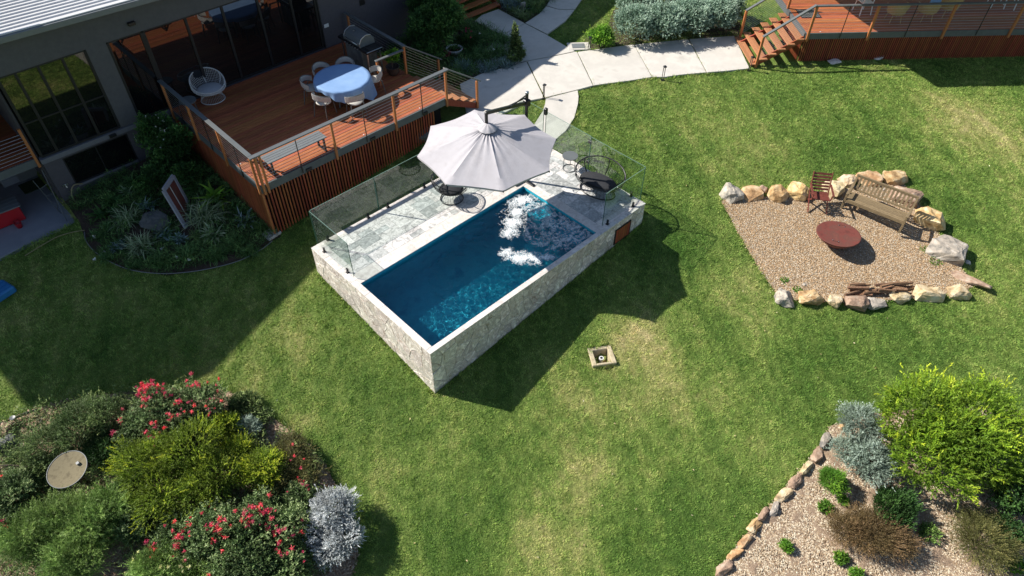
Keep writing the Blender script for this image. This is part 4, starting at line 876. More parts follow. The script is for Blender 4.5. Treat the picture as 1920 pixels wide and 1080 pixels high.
for y in (-.36, .36): MB().box(-.36, y - .03, 1.0, -.30, y + .03, 1.05).build('handle_bracket', M['steel'], bq)
MB().lathe([(.03, 0), (.03, .01), (.01, .012)], 14, (-.12, .1, 1.245)).build('gauge', M['steel'], bq)
for i in range(6): MB().tube([(-.34, -.35 + i * .14, .86), (-.375, -.35 + i * .14, .86)], .02, 10).build('knob', M['steel'], bq)
MB().box(-.2, -.80, .901, .2, -.52, .93).build('side_burner', M['black'], bq, bevel=.01)
MB().tube([(-.34, -.83, .90), (.26, -.83, .90), (.30, -.83, .82)], .014, 6).build('shelf_rail', M['steel'], bq)
for y in (-.7, .7):
    for x in (-.25, .25): MB().box(x - .02, y - .02, .0, x + .02, y + .02, .82).build('leg', M['steel'], bq)
for y in (-.4, .4):
    for x in (-.2, .2): MB().tube([(x, y - .02, .06), (x, y + .02, .06)], .055, 12).build('wheel', M['black'], bq)
# bench on the sunny strip
bn = thing('deck_bench', 'backless grey slatted bench at the front rail of the deck', 'bench', (1.25, 7.26, ZD), R(0))
for i in range(4): MB().box(-.93, -.21 + i * .108, .42, .93, -.21 + i * .108 + .10, .45).build('slat', M['gutter'], bn, bevel=.003)
for x in (-.86, .80): 
    f_ = MB(); f_.box(x, -.20, 0, x + .05, -.15, .415); f_.box(x, .15, 0, x + .05, .20, .415); f_.box(x, -.15, .36, x + .05, .15, .41); f_.box(x, -.15, 0, x + .05, .15, .04); f_.build('leg_frame', M['black'], bn)
# spare round stool on the deck near the doors
sp_ = thing('round_stool', 'dark round stool in the shade behind the white tub chair', 'stool', (0.23,11.54) + (ZD,))
MB().lathe([(.02, 0), (.25, 0), (.25, .03), (.02, .03)], 28, (0, 0, .42)).build('seat', M['grey_metal'], sp_)
for a in (0, 2.1, 4.2): MB().tube([(.2 * math.cos(a), .2 * math.sin(a), 0), (.15 * math.cos(a), .15 * math.sin(a), .42)], .012, 6).build('leg', M['grey_metal'], sp_)

# ---- fire pit area
fp = (11.46,-4.37); fz = gzf(*fp) + .04
pit = thing('fire_pit', 'low round rust red steel fire pit with a flat lid on the gravel', 'fire pit', fp + (fz,), R(20), rot=(R(-3), R(3), R(15)))
MB().lathe([(.02, .04), (.2, .06), (.42, .18), (.55, .30), (.585, .375), (.57, .375), (.3, .22), (.02, .2)], 48).build('bowl', M['rust'], pit, smooth=True)
MB().lathe([(.02, -.02), (.20, -.02), (.20, .0), (.18, .08), (.02, .08)], 32).build('base', M['rust'], pit)
MB().lathe([(.02, 0), (.60, 0), (.612, .008), (.606, .016), (.58, .012), (.02, .022)], 64, (0, 0, .378)).build('lid', M['rust'], pit, smooth=True)
for s in (-1, 1):
    MB().tube([(s * .43, -.07, .393), (s * .43, -.065, .433), (s * .43, .065, .433), (s * .43, .07, .393)], .007, 6).build('handle', M['rust'], pit)
    for y in (-.08, .08): MB().lathe([(.014, 0), (.014, .008), (.006, .012)], 8, (s * .40, y, .398)).build('bolt', M['steel'], pit)
# long garden bench
bp = (((12.97,-3.70)[0] + (13.23,-5.43)[0]) / 2 + .10, ((12.97,-3.70)[1] + (13.23,-5.43)[1]) / 2 - .02); bz = gzf(*bp) + .035
q0, q1 = (12.97,-3.70), (13.23,-5.43); br = math.atan2(q1[1] - q0[1], q1[0] - q0[0])
gb = thing('garden_bench', 'long weathered timber garden bench with slatted back on the gravel', 'bench', bp + (bz,), br)   # local +y = towards back
WL = .86
for x in (-WL, WL):
    MB().box(x - .03, -.27, 0, x + .03, -.21, .62).build('leg', M['wood_grey'], gb, bevel=.004)
    MB().beam((x, .23, 0), (x, .25, .45), .055, .055).build('leg', M['wood_grey'], gb); MB().beam((x, .25, .45), (x, .36, .93), .055, .05).build('back_post', M['wood_grey'], gb)
    MB().beam((x, -.30, .635), (x, .30, .62), .07, .03).build('armrest', M['wood_grey'], gb, bevel=.004); MB().box(x - .02, -.21, .34, x + .02, .22, .40).build('side_rail', M['wood_grey'], gb)
for i in range(6): MB().box(-WL + .03, -.25 + i * .078, .415, WL - .03, -.25 + i * .078 + .066, .437).build('seat_slat', M['wood_grey'], gb, bevel=.003)
MB().box(-WL, -.265, .34, WL, -.235, .41).build('apron', M['wood_grey'], gb)
MB().beam((-WL - .03, .365, .93), (WL + .03, .365, .93), .05, .075).build('top_rail', M['wood_grey'], gb, bevel=.005); MB().beam((-WL, .262, .52), (WL, .262, .52), .035, .05).build('lower_rail', M['wood_grey'], gb)
for i in range(15): 
    x = -WL + .12 + i * (2 * WL - .24) / 14; MB().beam((x, .268, .54), (x, .357, .90), .058, .014).build('back_slat', M['wood_grey'], gb)
# folding slatted chair
fc_p = (12.33,-3.19); fc = thing('folding_chair', 'red stained slatted folding chair beside the long bench', 'chair', fc_p + (gzf(*fc_p) + .035,), R(-52) )   # front faces local -y
for s in (-1, 1):
    x = s * .27
    MB().beam((x, -.32, 0), (x, .20, .46), .022, .045).build('leg', M['wood_red'], fc); MB().beam((x * .93, .30, 0), (x * .93, -.22, .42), .022, .045).build('leg', M['wood_red'], fc)
    MB().beam((x, .14, .38), (x, .40, .98), .022, .045).build('back_post', M['wood_red'], fc); MB().beam((x * 1.08, -.28, .62), (x * 1.08, .26, .64), .055, .022).build('armrest', M['wood_red'], fc); MB().beam((x, -.22, .42), (x, -.24, .61), .022, .04).build('arm_support', M['wood_red'], fc)
for i in range(7): MB().box(-.25, -.25 + i * .066, .42 - i * .004, .25, -.25 + i * .066 + .052, .436 - i * .004).build('seat_slat', M['wood_red'], fc, bevel=.002)
for i in range(6): 
    k = i / 5; y = .205 + .18 * k; z = .50 + .42 * k; MB().beam((-.25, y, z), (.25, y, z), .014, .062, up=(0, .4, 1)).build('back_slat', M['wood_red'], fc)

# ---- rocks
def rock(name, label, x, y, rx, ry, rz, rot, mt, seed, cat='rock', group=None, sink=.31, rough=.13, pts=20):
    rng = random.Random(seed); bm = bmesh.new()
    for i in range(pts):
        u = rng.uniform(-1, 1); th = rng.uniform(0, 6.283); s = math.sqrt(1 - u * u); p = Vector((s * math.cos(th), s * math.sin(th), u)); p = Vector([math.copysign(abs(c) ** .72, c) for c in p]); p *= rng.uniform(.9, 1.04)
        bm.verts.new((p.x * rx, p.y * ry, p.z * rz))
    r_ = bmesh.ops.convex_hull(bm, input=bm.verts); bmesh.ops.delete(bm, geom=[v for v in bm.verts if not v.link_faces], context='VERTS')
    bmesh.ops.bevel(bm, geom=list(bm.edges), offset=.10 * min(rx, ry, rz), segments=1, affect='EDGES', clamp_overlap=True)
    bmesh.ops.triangulate(bm, faces=bm.faces); bmesh.ops.subdivide_edges(bm, edges=bm.edges, cuts=2, use_grid_fill=True)
    m_ = (rx + ry + rz) / 3
    for v in bm.verts:
        p = v.co / m_; d = noise.fractal(p * 1.5 + Vector((seed * 3.1, 0, 0)), .8, 2.2, 4) * rough + .035 * noise.noise(p * 7 + Vector((seed, 1, 2)))
        v.co += v.co.normalized() * d * m_
    bmesh.ops.recalc_face_normals(bm, faces=bm.faces)
    me = bpy.data.meshes.new(name); bm.to_mesh(me); bm.free(); me.materials.append(M[mt])
    return link(name, me, None, (x, y, gzf(x, y) + rz * (1 - 2 * sink)), (rng.uniform(-.12, .12), rng.uniform(-.12, .12), rot), label=label, cat=cat, group=group)
T = 'stones edging the fire pit area'
RK = [ # placement (x,y,half-length), ratio, height, rotation, material, label
 ((10.82,-1.16,0.37), .8, .25, 'rock_grey', 'grey ridged boulder at the left end of the upper edge of the gravel'),
 ((11.28,-1.60,0.33), .8, .22, 'rock_tan', 'tan faceted boulder second from the left along the upper gravel edge'),
 ((11.74,-1.71,0.15), .8, .10, 'rock_red', 'small brown stone wedged between two tan boulders at the upper gravel edge'),
 ((11.80,-2.14,0.37), .75, .23, 'rock_tan', 'rounded tan boulder in the upper row left of the red folding chair'),
 ((12.33,-2.50,0.31), 1.0, .28, 'rock_tan', 'upright tan boulder directly left of the red folding chair'),
 ((13.25,-3.21,0.31), .9, .25, 'rock_pale', 'cream boulder between the folding chair and the long bench'),
 ((13.91,-3.28,0.25), .95, .22, 'rock_pale', 'small pale boulder behind the left end of the long bench'),
 ((14.48,-3.75,0.41), .62, .22, 'rock_tan', 'wide flat tan boulder behind the back of the long bench'),
 ((15.13,-4.32,0.47), .55, .22, 'rock_tan', 'tan boulder at the top right corner of the stone edging'),
 ((14.66,-4.91,0.49), .66, .26, 'rock_red', 'purplish grey boulder behind the right end of the long bench'),
 ((14.13,-5.88,0.46), .95, .34, 'rock_tan', 'largest tan block just right of the long bench'),
 ((13.56,-6.79,0.55), .78, .30, 'rock_grey', 'big grey flat topped boulder at the right edge of the gravel'),
 ((13.17,-7.64,0.57), .38, .16, 'rock_red', 'long low reddish slab lying in the grass at the lower right corner'),
 ((12.49,-7.64,0.34), .62, .20, 'rock_pale', 'pale squared block at the right end of the lower row'),
 ((11.80,-7.07,0.50), .50, .20, 'rock_pale', 'longest cream block in the lower row of the edging'),
 ((11.12,-6.57,0.29), .62, .16, 'rock_pale', 'low pale block under the right end of the firewood stack'),
 ((10.47,-6.26,0.28), .72, .18, 'rock_grey', 'mossy grey block in front of the firewood stack'),
 ((10.06,-5.84,0.31), .78, .22, 'rock_red', 'pinkish domed rock left of the mossy grey block'),
 ((9.66,-5.40,0.26), .72, .18, 'rock_pale', 'small creamy striped stone in the lower row'),
 ((9.24,-4.95,0.34), .74, .22, 'rock_tan', 'orange tan rounded block second from the left in the lower row'),
 ((8.80,-4.47,0.34), .74, .20, 'rock_grey', 'grey and tan flat stone at the lower left corner of the gravel')]
RD = [0, -30, 10, -20, 20, 10, 0, -40, -45, -75, -70, -78, -82, -48, -46, -40, -44, -45, -45, -46, -50]
for i, ((p, ratio, hz, mt, lb), rd) in enumerate(zip(RK, RD)):
    rock('edging_rock', lb, p[0], p[1], p[2] * 1.05, p[2] * ratio * 1.25, hz, R(rd), mt, 100 + i, group=T)
for i, (p, lb) in enumerate([((14.47,-4.26), 'small grey stone behind the slats of the long bench'), ((14.47,-4.50), 'whitish small stone behind the bench back'), ((13.74,-7.36), 'small white pebble at the foot of the big grey boulder'), ((9.60,-4.55), 'small dark pebble on the gravel near the lower row')]):
    rock('small_stone', lb, p[0], p[1], .09, .07, .06, i, 'rock_grey' if i != 2 else 'coping', 140 + i)
# firewood stack
ft = thing('firewood_stack', 'low stack of split firewood lying behind the lower stones', 'firewood'); random.seed(21)
f0, f1 = (10.16,-5.51), (11.52,-6.66); fd = Vector((f1[0] - f0[0], f1[1] - f0[1])); fn = Vector((-fd.y, fd.x)).normalized()
for i in range(24):
    k = random.uniform(.05, .95); lay = i % 3; q_ = Vector(f0) + fd * k + fn * random.uniform(-.10, .16); l_ = random.uniform(.16, .30); an = math.atan2(fd.y, fd.x) + random.uniform(-.25, .25)
    z = gzf(q_.x, q_.y) + .10 + lay * .07; d_ = Vector((math.cos(an), math.sin(an), random.uniform(-.08, .08))) * l_; c3 = Vector((q_.x, q_.y, z)); r_ = random.uniform(.03, .05)
    lg = MB(); lg.tube([c3 - d_, c3, c3 + d_], [r_, r_ * 1.1, r_ * .95], 5); lg.build('log', M['log'], ft, smooth=False)
# garden bed edging rocks, lower right
T2 = 'stones edging the lower right garden bed'
BR = [((1.85,-7.44,0.29), -35, 'rock_red', 'lowest stone of the right bed edging, cut by the bottom of the picture'), ((2.27,-7.42,0.24), -30, 'rock_tan', 'second stone up from the bottom in the right bed edging'), ((2.63,-7.42,0.24), -20, 'rock_tan', 'third stone up in the right bed edging, with a pale face'),
 ((3.05,-7.38,0.31), -10, 'rock_tan', 'fourth stone up in the right bed edging, long and tan'), ((3.41,-7.38,0.24), -5, 'rock_red', 'slim stone half behind the round white one in the right bed edging'), ((3.71,-7.48,0.23), 20, 'rock_grey', 'round white and grey mottled stone in the right bed edging'),
 ((4.14,-7.44,0.29), -15, 'rock_pale', 'pale cream stone in the middle of the right bed edging'), ((4.64,-7.45,0.32), -12, 'rock_red', 'flat brownish slab in the right bed edging'), ((5.06,-7.45,0.25), -5, 'rock_pale', 'lichen topped stone above the flat brownish slab'),
 ((5.56,-7.46,0.32), 0, 'rock_red', 'reddish stone near the grey green bush'), ((5.99,-7.39,0.28), 5, 'rock_grey', 'topmost edging stone half under the grey green bush'), ((9.90,-10.34,0.32), -35, 'rock_pale', 'flat cream stone at the far right behind the lime green shrub'),
 ((6.71,-7.52,0.26), -30, 'rock_tan', 'tan stone hidden behind the top of the grey green bush')]
for i, (p, rd, mt, lb) in enumerate(BR): rock('edging_rock', lb, p[0], p[1], p[2] * 1.04, p[2] * .38, .11, R(2 + rd * .2 + (i * 37 % 17) - 8), mt, 200 + i, group=T2, sink=.2)
LR = [((-8.15,5.85,0.30), 'rock_dark', 'dark boulder at the left edge of the picture beside the mulch bed'), ((-7.99,6.21,0.20), 'rock_red', 'small brownish boulder at the left edge above the dark one'), ((-2.39,9.64,0.49), 'rock_dark', 'large dark boulder among the shaded plants'), ((5.56,7.12,0.38), 'rock_dark', 'dark rounded boulder under the end of the timber deck'), ((14.00,11.09,0.20), 'rock_grey', 'small grey stone in the bed by the upper path')]
for i, (p, mt, lb) in enumerate(LR): rock('garden_boulder', lb, p[0], p[1], p[2], p[2] * .8, .26 if i > 1 else .2, i, mt, 240 + i, cat='boulder')
PD = [((-0.18,7.05), 'square pale footing pad at the corner of the main deck skirt'), ((19.29,0.25), 'pale flat stone at the left foot of the right deck skirt'), ((20.86,-0.79), 'pale flat stone in the middle of the right deck skirt'), ((23.31,-2.54), 'pale flat stone towards the right end of the right deck skirt')]
for i, (p, lb) in enumerate(PD):
    if i == 0: MB().box(-.22, -.2, -.05, .22, .2, .05).build('footing_pad', M['pale_stone'], bevel=.02, label=lb, cat='paver', loc=p + (gzf(*p) + .03,), rot=(0, 0, .1))
    else: rock('flat_stone', lb, p[0], p[1], .30, .16, .06, A2 + .1 * i, 'pale_stone' if False else 'coping', 260 + i, cat='stone', sink=.1, rough=.03)
# ---- bollard lights
def bollard(px, lb, yaw=0):
    t = thing('bollard_light', lb, 'garden light', px + (gzf(*px) + .02,), yaw, 'black bollard lights along the path')
    for s in (-1, 1): MB().box(s * .035 - .008, -.012, 0, s * .035 + .008, .012, .50).build('post', M['black'], t)
    MB().box(-.05, -.07, .50, .05, .035, .545).build('lamp_head', M['black'], t, bevel=.006); MB().box(-.06, -.045, -.01, .06, .045, .012).build('foot_plate', M['black'], t)
bollard((9.82,5.87), 'black bollard light at the tip of the grass triangle by the curved path', .2)
bollard((13.72,3.80), 'black twin post bollard light halfway along the lawn edge of the path', -.5)
bollard((16.52,2.06), 'black twin post bollard light at the foot of the right timber stair', -.5)
bollard((13.39,6.98), 'black twin post bollard light against the small lime bush', -.5)
dp_ = (13.32,7.43); dc = thing('drain_cover', 'square concrete drain cover with grey lid beside the path', 'drain cover', dp_ + (gzf(*dp_) + .02,), R(-40))
MB().box(-.42, -.28, -.05, .42, .28, .045).build('surround', M['concrete'], dc, bevel=.008); MB().box(-.26, -.17, .0455, .22, .17, .06).build('lid', M['gutter'], dc, bevel=.004)
# ---- open drainage pit in the lawn
pc = (3.81,-2.15); dpit = thing('drainage_pit', 'square concrete pit with a white pipe sunk in the lawn', 'drain', pc + (gzf(*pc),), R(-34))
for (x0, y0, x1, y1) in ((-.32, -.30, -.20, .30), (.20, -.30, .32, .30), (-.20, .19, .20, .30), (-.20, -.30, .20, -.235)): MB().box(x0, y0, -.45, x1, y1, .045 if y0 < .18 or x0 != -.2 else .045).build('kerb', M['pit'], dpit, bevel=.012)
MB().box(-.2, -.235, -.40, .2, .19, -.33).build('sand_floor', M['rock_tan'], dpit)
MB().tube([(0, .0, -.33), (0, .0, -.10)], .045, 16).build('pipe', M['white'], dpit, smooth=False); MB().tube([(0, 0, -.13), (0, -.0, -.07)], .062, 18).build('pipe_collar', M['white'], dpit); MB().lathe([(.036, 0), (.036, .002), (.01, .003)], 16, (0, 0, -.069)).build('pipe_mouth', M['black'], dpit)

# ------------------------------------------------------------------ shaded patio things on the left
zp = -.75; e0 = (-5.58,12.56); e1 = (-5.01,12.57)
ch = thing('red_tool_chest', 'red chest with a grey slatted top on the shaded patio', 'chest', (e1[0] - .45, e1[1] + .32, zp), R(-3))
MB().box(-.45, -.30, .02, .45, .30, .50).build('body', M['red'], ch, bevel=.02)
for i in range(4): MB().box(-.50, -.34 + i * .172, .50, .50, -.34 + i * .172 + .16, .535).build('slat', M['gutter'], ch, bevel=.004)
cu = thing('towel_heap', 'pale blue crumpled towels lying on the red chest', 'towels', (ch.location.x - .18, ch.location.y + .10, zp + .54))
for i in range(4):
    mb = MB(); mb.lathe([(.02, 0), (.17, .01), (.2, .05), (.13, .12), (.02, .14)], 14, (0, 0, 0), 1.2, .8); o_ = mb.build('towel', M['pad'], cu, smooth=True); o_.location = (random.uniform(-.12, .15), random.uniform(-.12, .12), i * .05)
    for v in o_.data.vertices: v.co += v.co.normalized() * .05 * noise.noise(v.co * 9 + Vector((i, 0, 0)))
bk_ = thing('red_bucket', 'small red bucket on the concrete in front of the red chest', 'bucket', (-5.29,12.35) + (zp,))
MB().lathe([(.07, 0), (.095, .16), (.10, .17), (.085, .17), (.062, .02), (.02, .02)], 20).build('pail', M['red'], bk_, smooth=True); MB().tube([(.09, 0, .16), (.05, 0, .27), (-.05, 0, .27), (-.09, 0, .16)], .005, 6).build('handle', M['black'], bk_)
gm = (-4.30,14.13); MB().box(-.36, -.30, 0, .36, .30, .02).build('turf_mat', M['green_mat'], None, loc=gm + (zp,), rot=(0, 0, .02), label='dark green turf mat lying on the shaded patio', cat='mat')
hx = thing('storage_box', 'pale low storage box with a lid at the back of the shaded patio', 'box', (-4.25,14.73) + (zp,)); MB().box(-.3, -.18, 0, .3, .18, .38).build('body', M['gutter'], hx, bevel=.02); MB().box(-.32, -.20, .38, .32, .20, .44).build('lid', M['roof'], hx, bevel=.02)
h2 = thing('blue_grey_tub', 'blue grey tub next to the pale storage box', 'tub', (-4.68,14.76) + (zp,)); MB().box(-.33, -.18, 0, .33, .18, .26).build('body', M['slab'], h2, bevel=.03); MB().box(-.30, -.15, .26, .30, .15, .29).build('rim', M['band'], h2, bevel=.01)
al = thing('clothes_airer', 'thin metal clothes airer leaning on the house wall corner', 'clothes airer'); a0, a1 = (-3.89,13.69), (-4.16,11.62)
LA = [Vector((-4.06, 12.2, .75)), Vector((-4.4, 12.1, .6)), Vector((-4.21,11.68) + (zp,)), Vector((-4.21,12.18) + (zp,))]
for a, b in ((LA[0], LA[2]), (LA[1], LA[3])): MB().tube([a, b], .010, 6).build('rail', M['grey_metal'], al)
for k in (.25, .45, .65, .85): MB().tube([LA[0].lerp(LA[2], k), LA[1].lerp(LA[3], k)], .007, 6).build('rung', M['grey_metal'], al)
MB().tube([LA[0].lerp(LA[2], .6), Vector((-4.23,12.37) + (zp,))], .008, 6).build('leg', M['grey_metal'], al)
hs_ = [Vector((-3.3, 12.22, -.15)), Vector((-3.55, 12.15, -.05)), Vector((-3.72, 12.05, -.25)), Vector((-3.7, 11.9, -.55)), Vector((-3.4, 11.7, -.7)), Vector((-3.0, 11.75, -.62)), Vector((-2.8, 12.0, -.5))]
hp = smoothpoly([tuple(v) for v in hs_], 6, False); MB().tube(hp, .018, 6).build('garden_hose', M['tan_hose'], None, smooth=True, label='coiled tan garden hose hanging under the tap on the house wall', cat='hose')
tp = thing('garden_tap', 'small metal tap on the house wall above the hose', 'tap', (-3.72, 12.23, .02)); MB().box(-.07, -.012, -.03, .07, .0, .03).build('plate', M['steel'], tp); MB().tube([(0, 0, 0), (0, -.09, 0), (0, -.10, -.04)], .014, 8).build('spout', M['steel'], tp)
def gp(L_, off): return [(x, y, gzf(x, y) + off) for x, y in L_]
w1 = smoothpoly(gp([(-5.61,11.01),(-5.12,11.05),(-4.66,11.05),(-4.26,10.91),(-4.01,10.76)], .045), 6, False); MB().tube(w1, .010, 6).build('lawn_hose', M['tan_hose'], None, smooth=True, label='thin hose lying on the grass beside the patio', cat='hose')
w2 = smoothpoly(gp([(-4.04,10.68),(-4.15,10.34),(-4.14,9.81),(-3.98,9.15),(-3.68,8.50),(-3.20,7.90),(-2.65,7.44),(-2.04,7.07),(-1.37,6.79),(-0.74,6.71),(-0.32,6.76)], .07), 6, False); MB().tube(w2, .012, 6).build('bed_edging', M['gutter'], None, smooth=True, label='thin pale edging strip curving round the shaded garden bed', cat='edging')
w3 = smoothpoly(gp([(-8.19,6.51),(-7.85,6.42),(-7.56,6.35),(-7.26,6.24)], .06), 6, False); MB().tube(w3, .016, 6).build('bed_edging', M['black'], None, smooth=True, label='dark edging pipe beside the lit grass at the left edge', cat='edging')
bt = thing('blue_tub', 'bright blue plastic tub on the grass at the left edge of the picture', 'tub', (-6.59,10.22) + (gzf(*(-6.59,10.22)),), R(15)); MB().box(-.36, -.30, 0, .30, .26, .22).build('body', M['blue'], bt, bevel=.04)
for i in range(3): MB().box(-.30, -.22 + i * .16, .221, .24, -.12 + i * .16, .232).build('ridge', M['blue'], bt)
# leaning frame
FT = [Vector((-1.89,9.44) + (.42,)), Vector((-1.39,9.88) + (.42,)), Vector((-1.37,9.58) + (-.48,)), Vector((-1.86,8.86) + (-.64,))]
fr_ = thing('garden_screen', 'pale timber frame with a rusty panel leaning among the shaded plants', 'garden ornament')
for a, b in ((0, 1), (1, 2), (2, 3), (3, 0)):
    n_ = (FT[1] - FT[0]).cross(FT[3] - FT[0]).normalized(); MB().beam(FT[a], FT[b], .05, .13, up=(FT[(a + 2) % 4] - FT[a]).normalized()).build('frame_rail', M['grey_frame'], fr_, bevel=.004)
cc = sum(FT, Vector()) / 4; ins = [cc + (p - cc) * .86 for p in FT]; off = (FT[1] - FT[0]).cross(FT[3] - FT[0]).normalized() * .01
MB().add([p - off for p in ins] + [p + off for p in ins], [(0, 1, 2, 3), (7, 6, 5, 4)] + [(i, (i + 1) % 4, 4 + (i + 1) % 4, 4 + i) for i in range(4)]).build('rusty_panel', M['rust'], fr_)
MB().beam(ins[0].lerp(ins[1], .4) - off * 3, ins[3].lerp(ins[2], .4) - off * 3, .02, .02).build('centre_bar', M['pale_stone'], fr_); MB().beam(ins[0].lerp(ins[1], .4) + off * 3, ins[3].lerp(ins[2], .4) + off * 3, .02, .02).build('centre_bar', M['pale_stone'], fr_)
# bird bath dish and spike light in the left bed
bb = (-7.28,3.66,0.42); bd = thing('bird_bath', 'tilted sandy dish with a pale metal rim among the left shrubs', 'bird bath', (bb[0] - .02, bb[1] + .02, gzf(bb[0], bb[1]) + .83), rot=(R(6), R(-8), 0)); rB = bb[2]
MB().lathe([(.02, -.03), (rB * .8, -.02), (rB, .02), (rB * .97, .02), (rB * .75, 0), (.02, -.005)], 48).build('dish', M['sand'], bd, smooth=True)
MB().tube([(rB * math.cos(i * .1745), rB * math.sin(i * .1745), .02) for i in range(36)], .010, 8, closed=True).build('rim', M['gutter'], bd, smooth=True); MB().tube([(0, 0, -.9), (0, 0, -.03)], .04, 10).build('stand', M['rust'], bd)
MB().box(-.03, -.03, .0, .03, .03, .05).build('sensor', M['gutter'], bd).location = (rB * .55, -rB * .1, 0)
sp0 = (-7.74,6.13); sl_ = thing('spike_light', 'small black spike spotlight in the mulch at the left edge', 'garden light', sp0 + (gzf(*sp0) + .04,)); MB().tube([(0, 0, -.05), (0, 0, .28)], .012, 8).build('spike', M['black'], sl_); MB().lathe([(.03, 0), (.06, .04), (.065, .06), (.01, .05)], 16, (0, 0, .28)).build('lamp', M['grey_metal'], sl_)

# ------------------------------------------------------------------ plants
def unit(v): return v / np.maximum(1e-9, np.linalg.norm(v, axis=-1, keepdims=True))
def leaves(P, D, Ln, Wd, t0, t1, rnd, rng):
    """rhombic leaves folded along the midrib: P base, D direction"""
    n = len(P); rv = unit(rng.normal(0, 1, (n, 3)) * .8 + np.array([0, 0, 1.2])); Wv = unit(np.cross(D, rv)); N = np.cross(Wv, D)
    V = np.empty((n, 4, 3)); V[:, 0] = P; V[:, 1] = P + D * (Ln * .45)[:, None] + Wv * Wd[:, None] - N * (Wd * .3)[:, None]; V[:, 2] = P + D * Ln[:, None] - N * (Ln * .08)[:, None]; V[:, 3] = P + D * (Ln * .45)[:, None] - Wv * Wd[:, None] - N * (Wd * .3)[:, None]
    if np.mean(Wd) < .0125:
        V3 = V[:, [1, 3, 2]].copy(); V3[:, 0] = V[:, 0] + Wv * (Wd * .9)[:, None]; V3[:, 1] = V[:, 0] - Wv * (Wd * .9)[:, None]
        return V3.reshape(-1, 3), np.arange(3 * n).reshape(-1, 3), np.stack([t0, t0, t1], 1).ravel(), np.repeat(rnd, 3)
    T_ = np.stack([t0, (t0 + t1) / 2, t1, (t0 + t1) / 2], 1)
    return V.reshape(-1, 3), np.arange(4 * n).reshape(-1, 4), T_.ravel(), np.repeat(rnd, 4)
def sprays(blobs, n_sp, n_lf, Ls, Ln, Wd, spread, seed, alpha=1, beta=.35, gamma=.5, fmin=.45, amp=.36, lumps=12, floor=None, tcurve=1.0):
    rng = np.random.default_rng(seed); b = np.array(blobs); wts = (b[:, 3] * b[:, 4] * b[:, 5]) ** .8; ch_ = rng.choice(len(b), n_sp, p=wts / wts.sum()); bb_ = b[ch_]
    u = unit(rng.normal(0, 1, (n_sp, 3))); u[:, 2] = np.where(u[:, 2] < -.1, -u[:, 2], u[:, 2])
    lm = unit(rng.normal(0, 1, (len(b), lumps, 3)) + np.array([0, 0, .4])); dt = np.einsum('nk,nlk->nl', u, lm[ch_]); k = 1 - amp + amp * np.exp(-(1 - dt.max(1)) * 11)
    k = k * (.82 + .36 * fbm(u[:, 0] * 2.2 + seed, u[:, 1] * 2.2 + u[:, 2] * 1.7, 3, seed)); f = (fmin + (1 - fmin) * rng.random(n_sp) ** .6) * k; f = np.where(rng.random(n_sp) < .05, f * rng.uniform(1.05, 1.3, n_sp), f); P = bb_[:, :3] + u * bb_[:, 3:6] * f[:, None]
    inside = np.zeros(n_sp)
    for q_ in b: inside = np.maximum(inside, 1 - np.linalg.norm((P - q_[:3]) / q_[3:6], axis=1))
    D = unit(u * alpha + np.array([0, 0, beta]) + rng.normal(0, gamma, (n_sp, 3)))
    s = np.tile((np.arange(n_lf) + .5) / n_lf, (n_sp, 1)) + rng.normal(0, .03, (n_sp, n_lf)); Lsp = Ls * rng.uniform(.6, 1.3, n_sp)
    Pl = P[:, None] + D[:, None] * (s * Lsp[:, None])[..., None]; Dl = unit(D[:, None] + rng.normal(0, spread, (n_sp, n_lf, 3))); Pl = Pl.reshape(-1, 3); Dl = Dl.reshape(-1, 3)
    out = np.clip(1 - inside * 3.0, 0, 1) ** tcurve; t0 = np.clip(.15 + .45 * out[:, None] + .35 * s * out[:, None] + rng.normal(0, .06, (n_sp, n_lf)), 0, 1).ravel()  # leaves deeper in the crown coloured darker, painting shade into the gaps
    m_ = n_sp * n_lf; pn = np.clip((fbm(P[:, 0] * 3.5, P[:, 1] * 3.5 + P[:, 2] * 2, 3, seed + 9) - .5) * 2.0 + .5, 0, 1); rnd = np.clip(np.repeat(rng.random(n_sp) * .5 + pn * .5, n_lf) * .65 + rng.random(m_) * .35, 0, 1)
    ln = Ln * rng.uniform(.6, 1.25, m_) * (1.1 - .4 * s.ravel()); wd = Wd * rng.uniform(.7, 1.3, m_)
    g = gz(Pl[:, 0], Pl[:, 1]) + .02; ok = Pl[:, 2] > g; Pl, Dl, ln, wd, t0, rnd = Pl[ok], Dl[ok], ln[ok], wd[ok], t0[ok], rnd[ok]
    return leaves(Pl, Dl, ln, wd, t0, np.clip(t0 + .18, 0, 1), rnd, rng) + (P, D * Lsp[:, None])
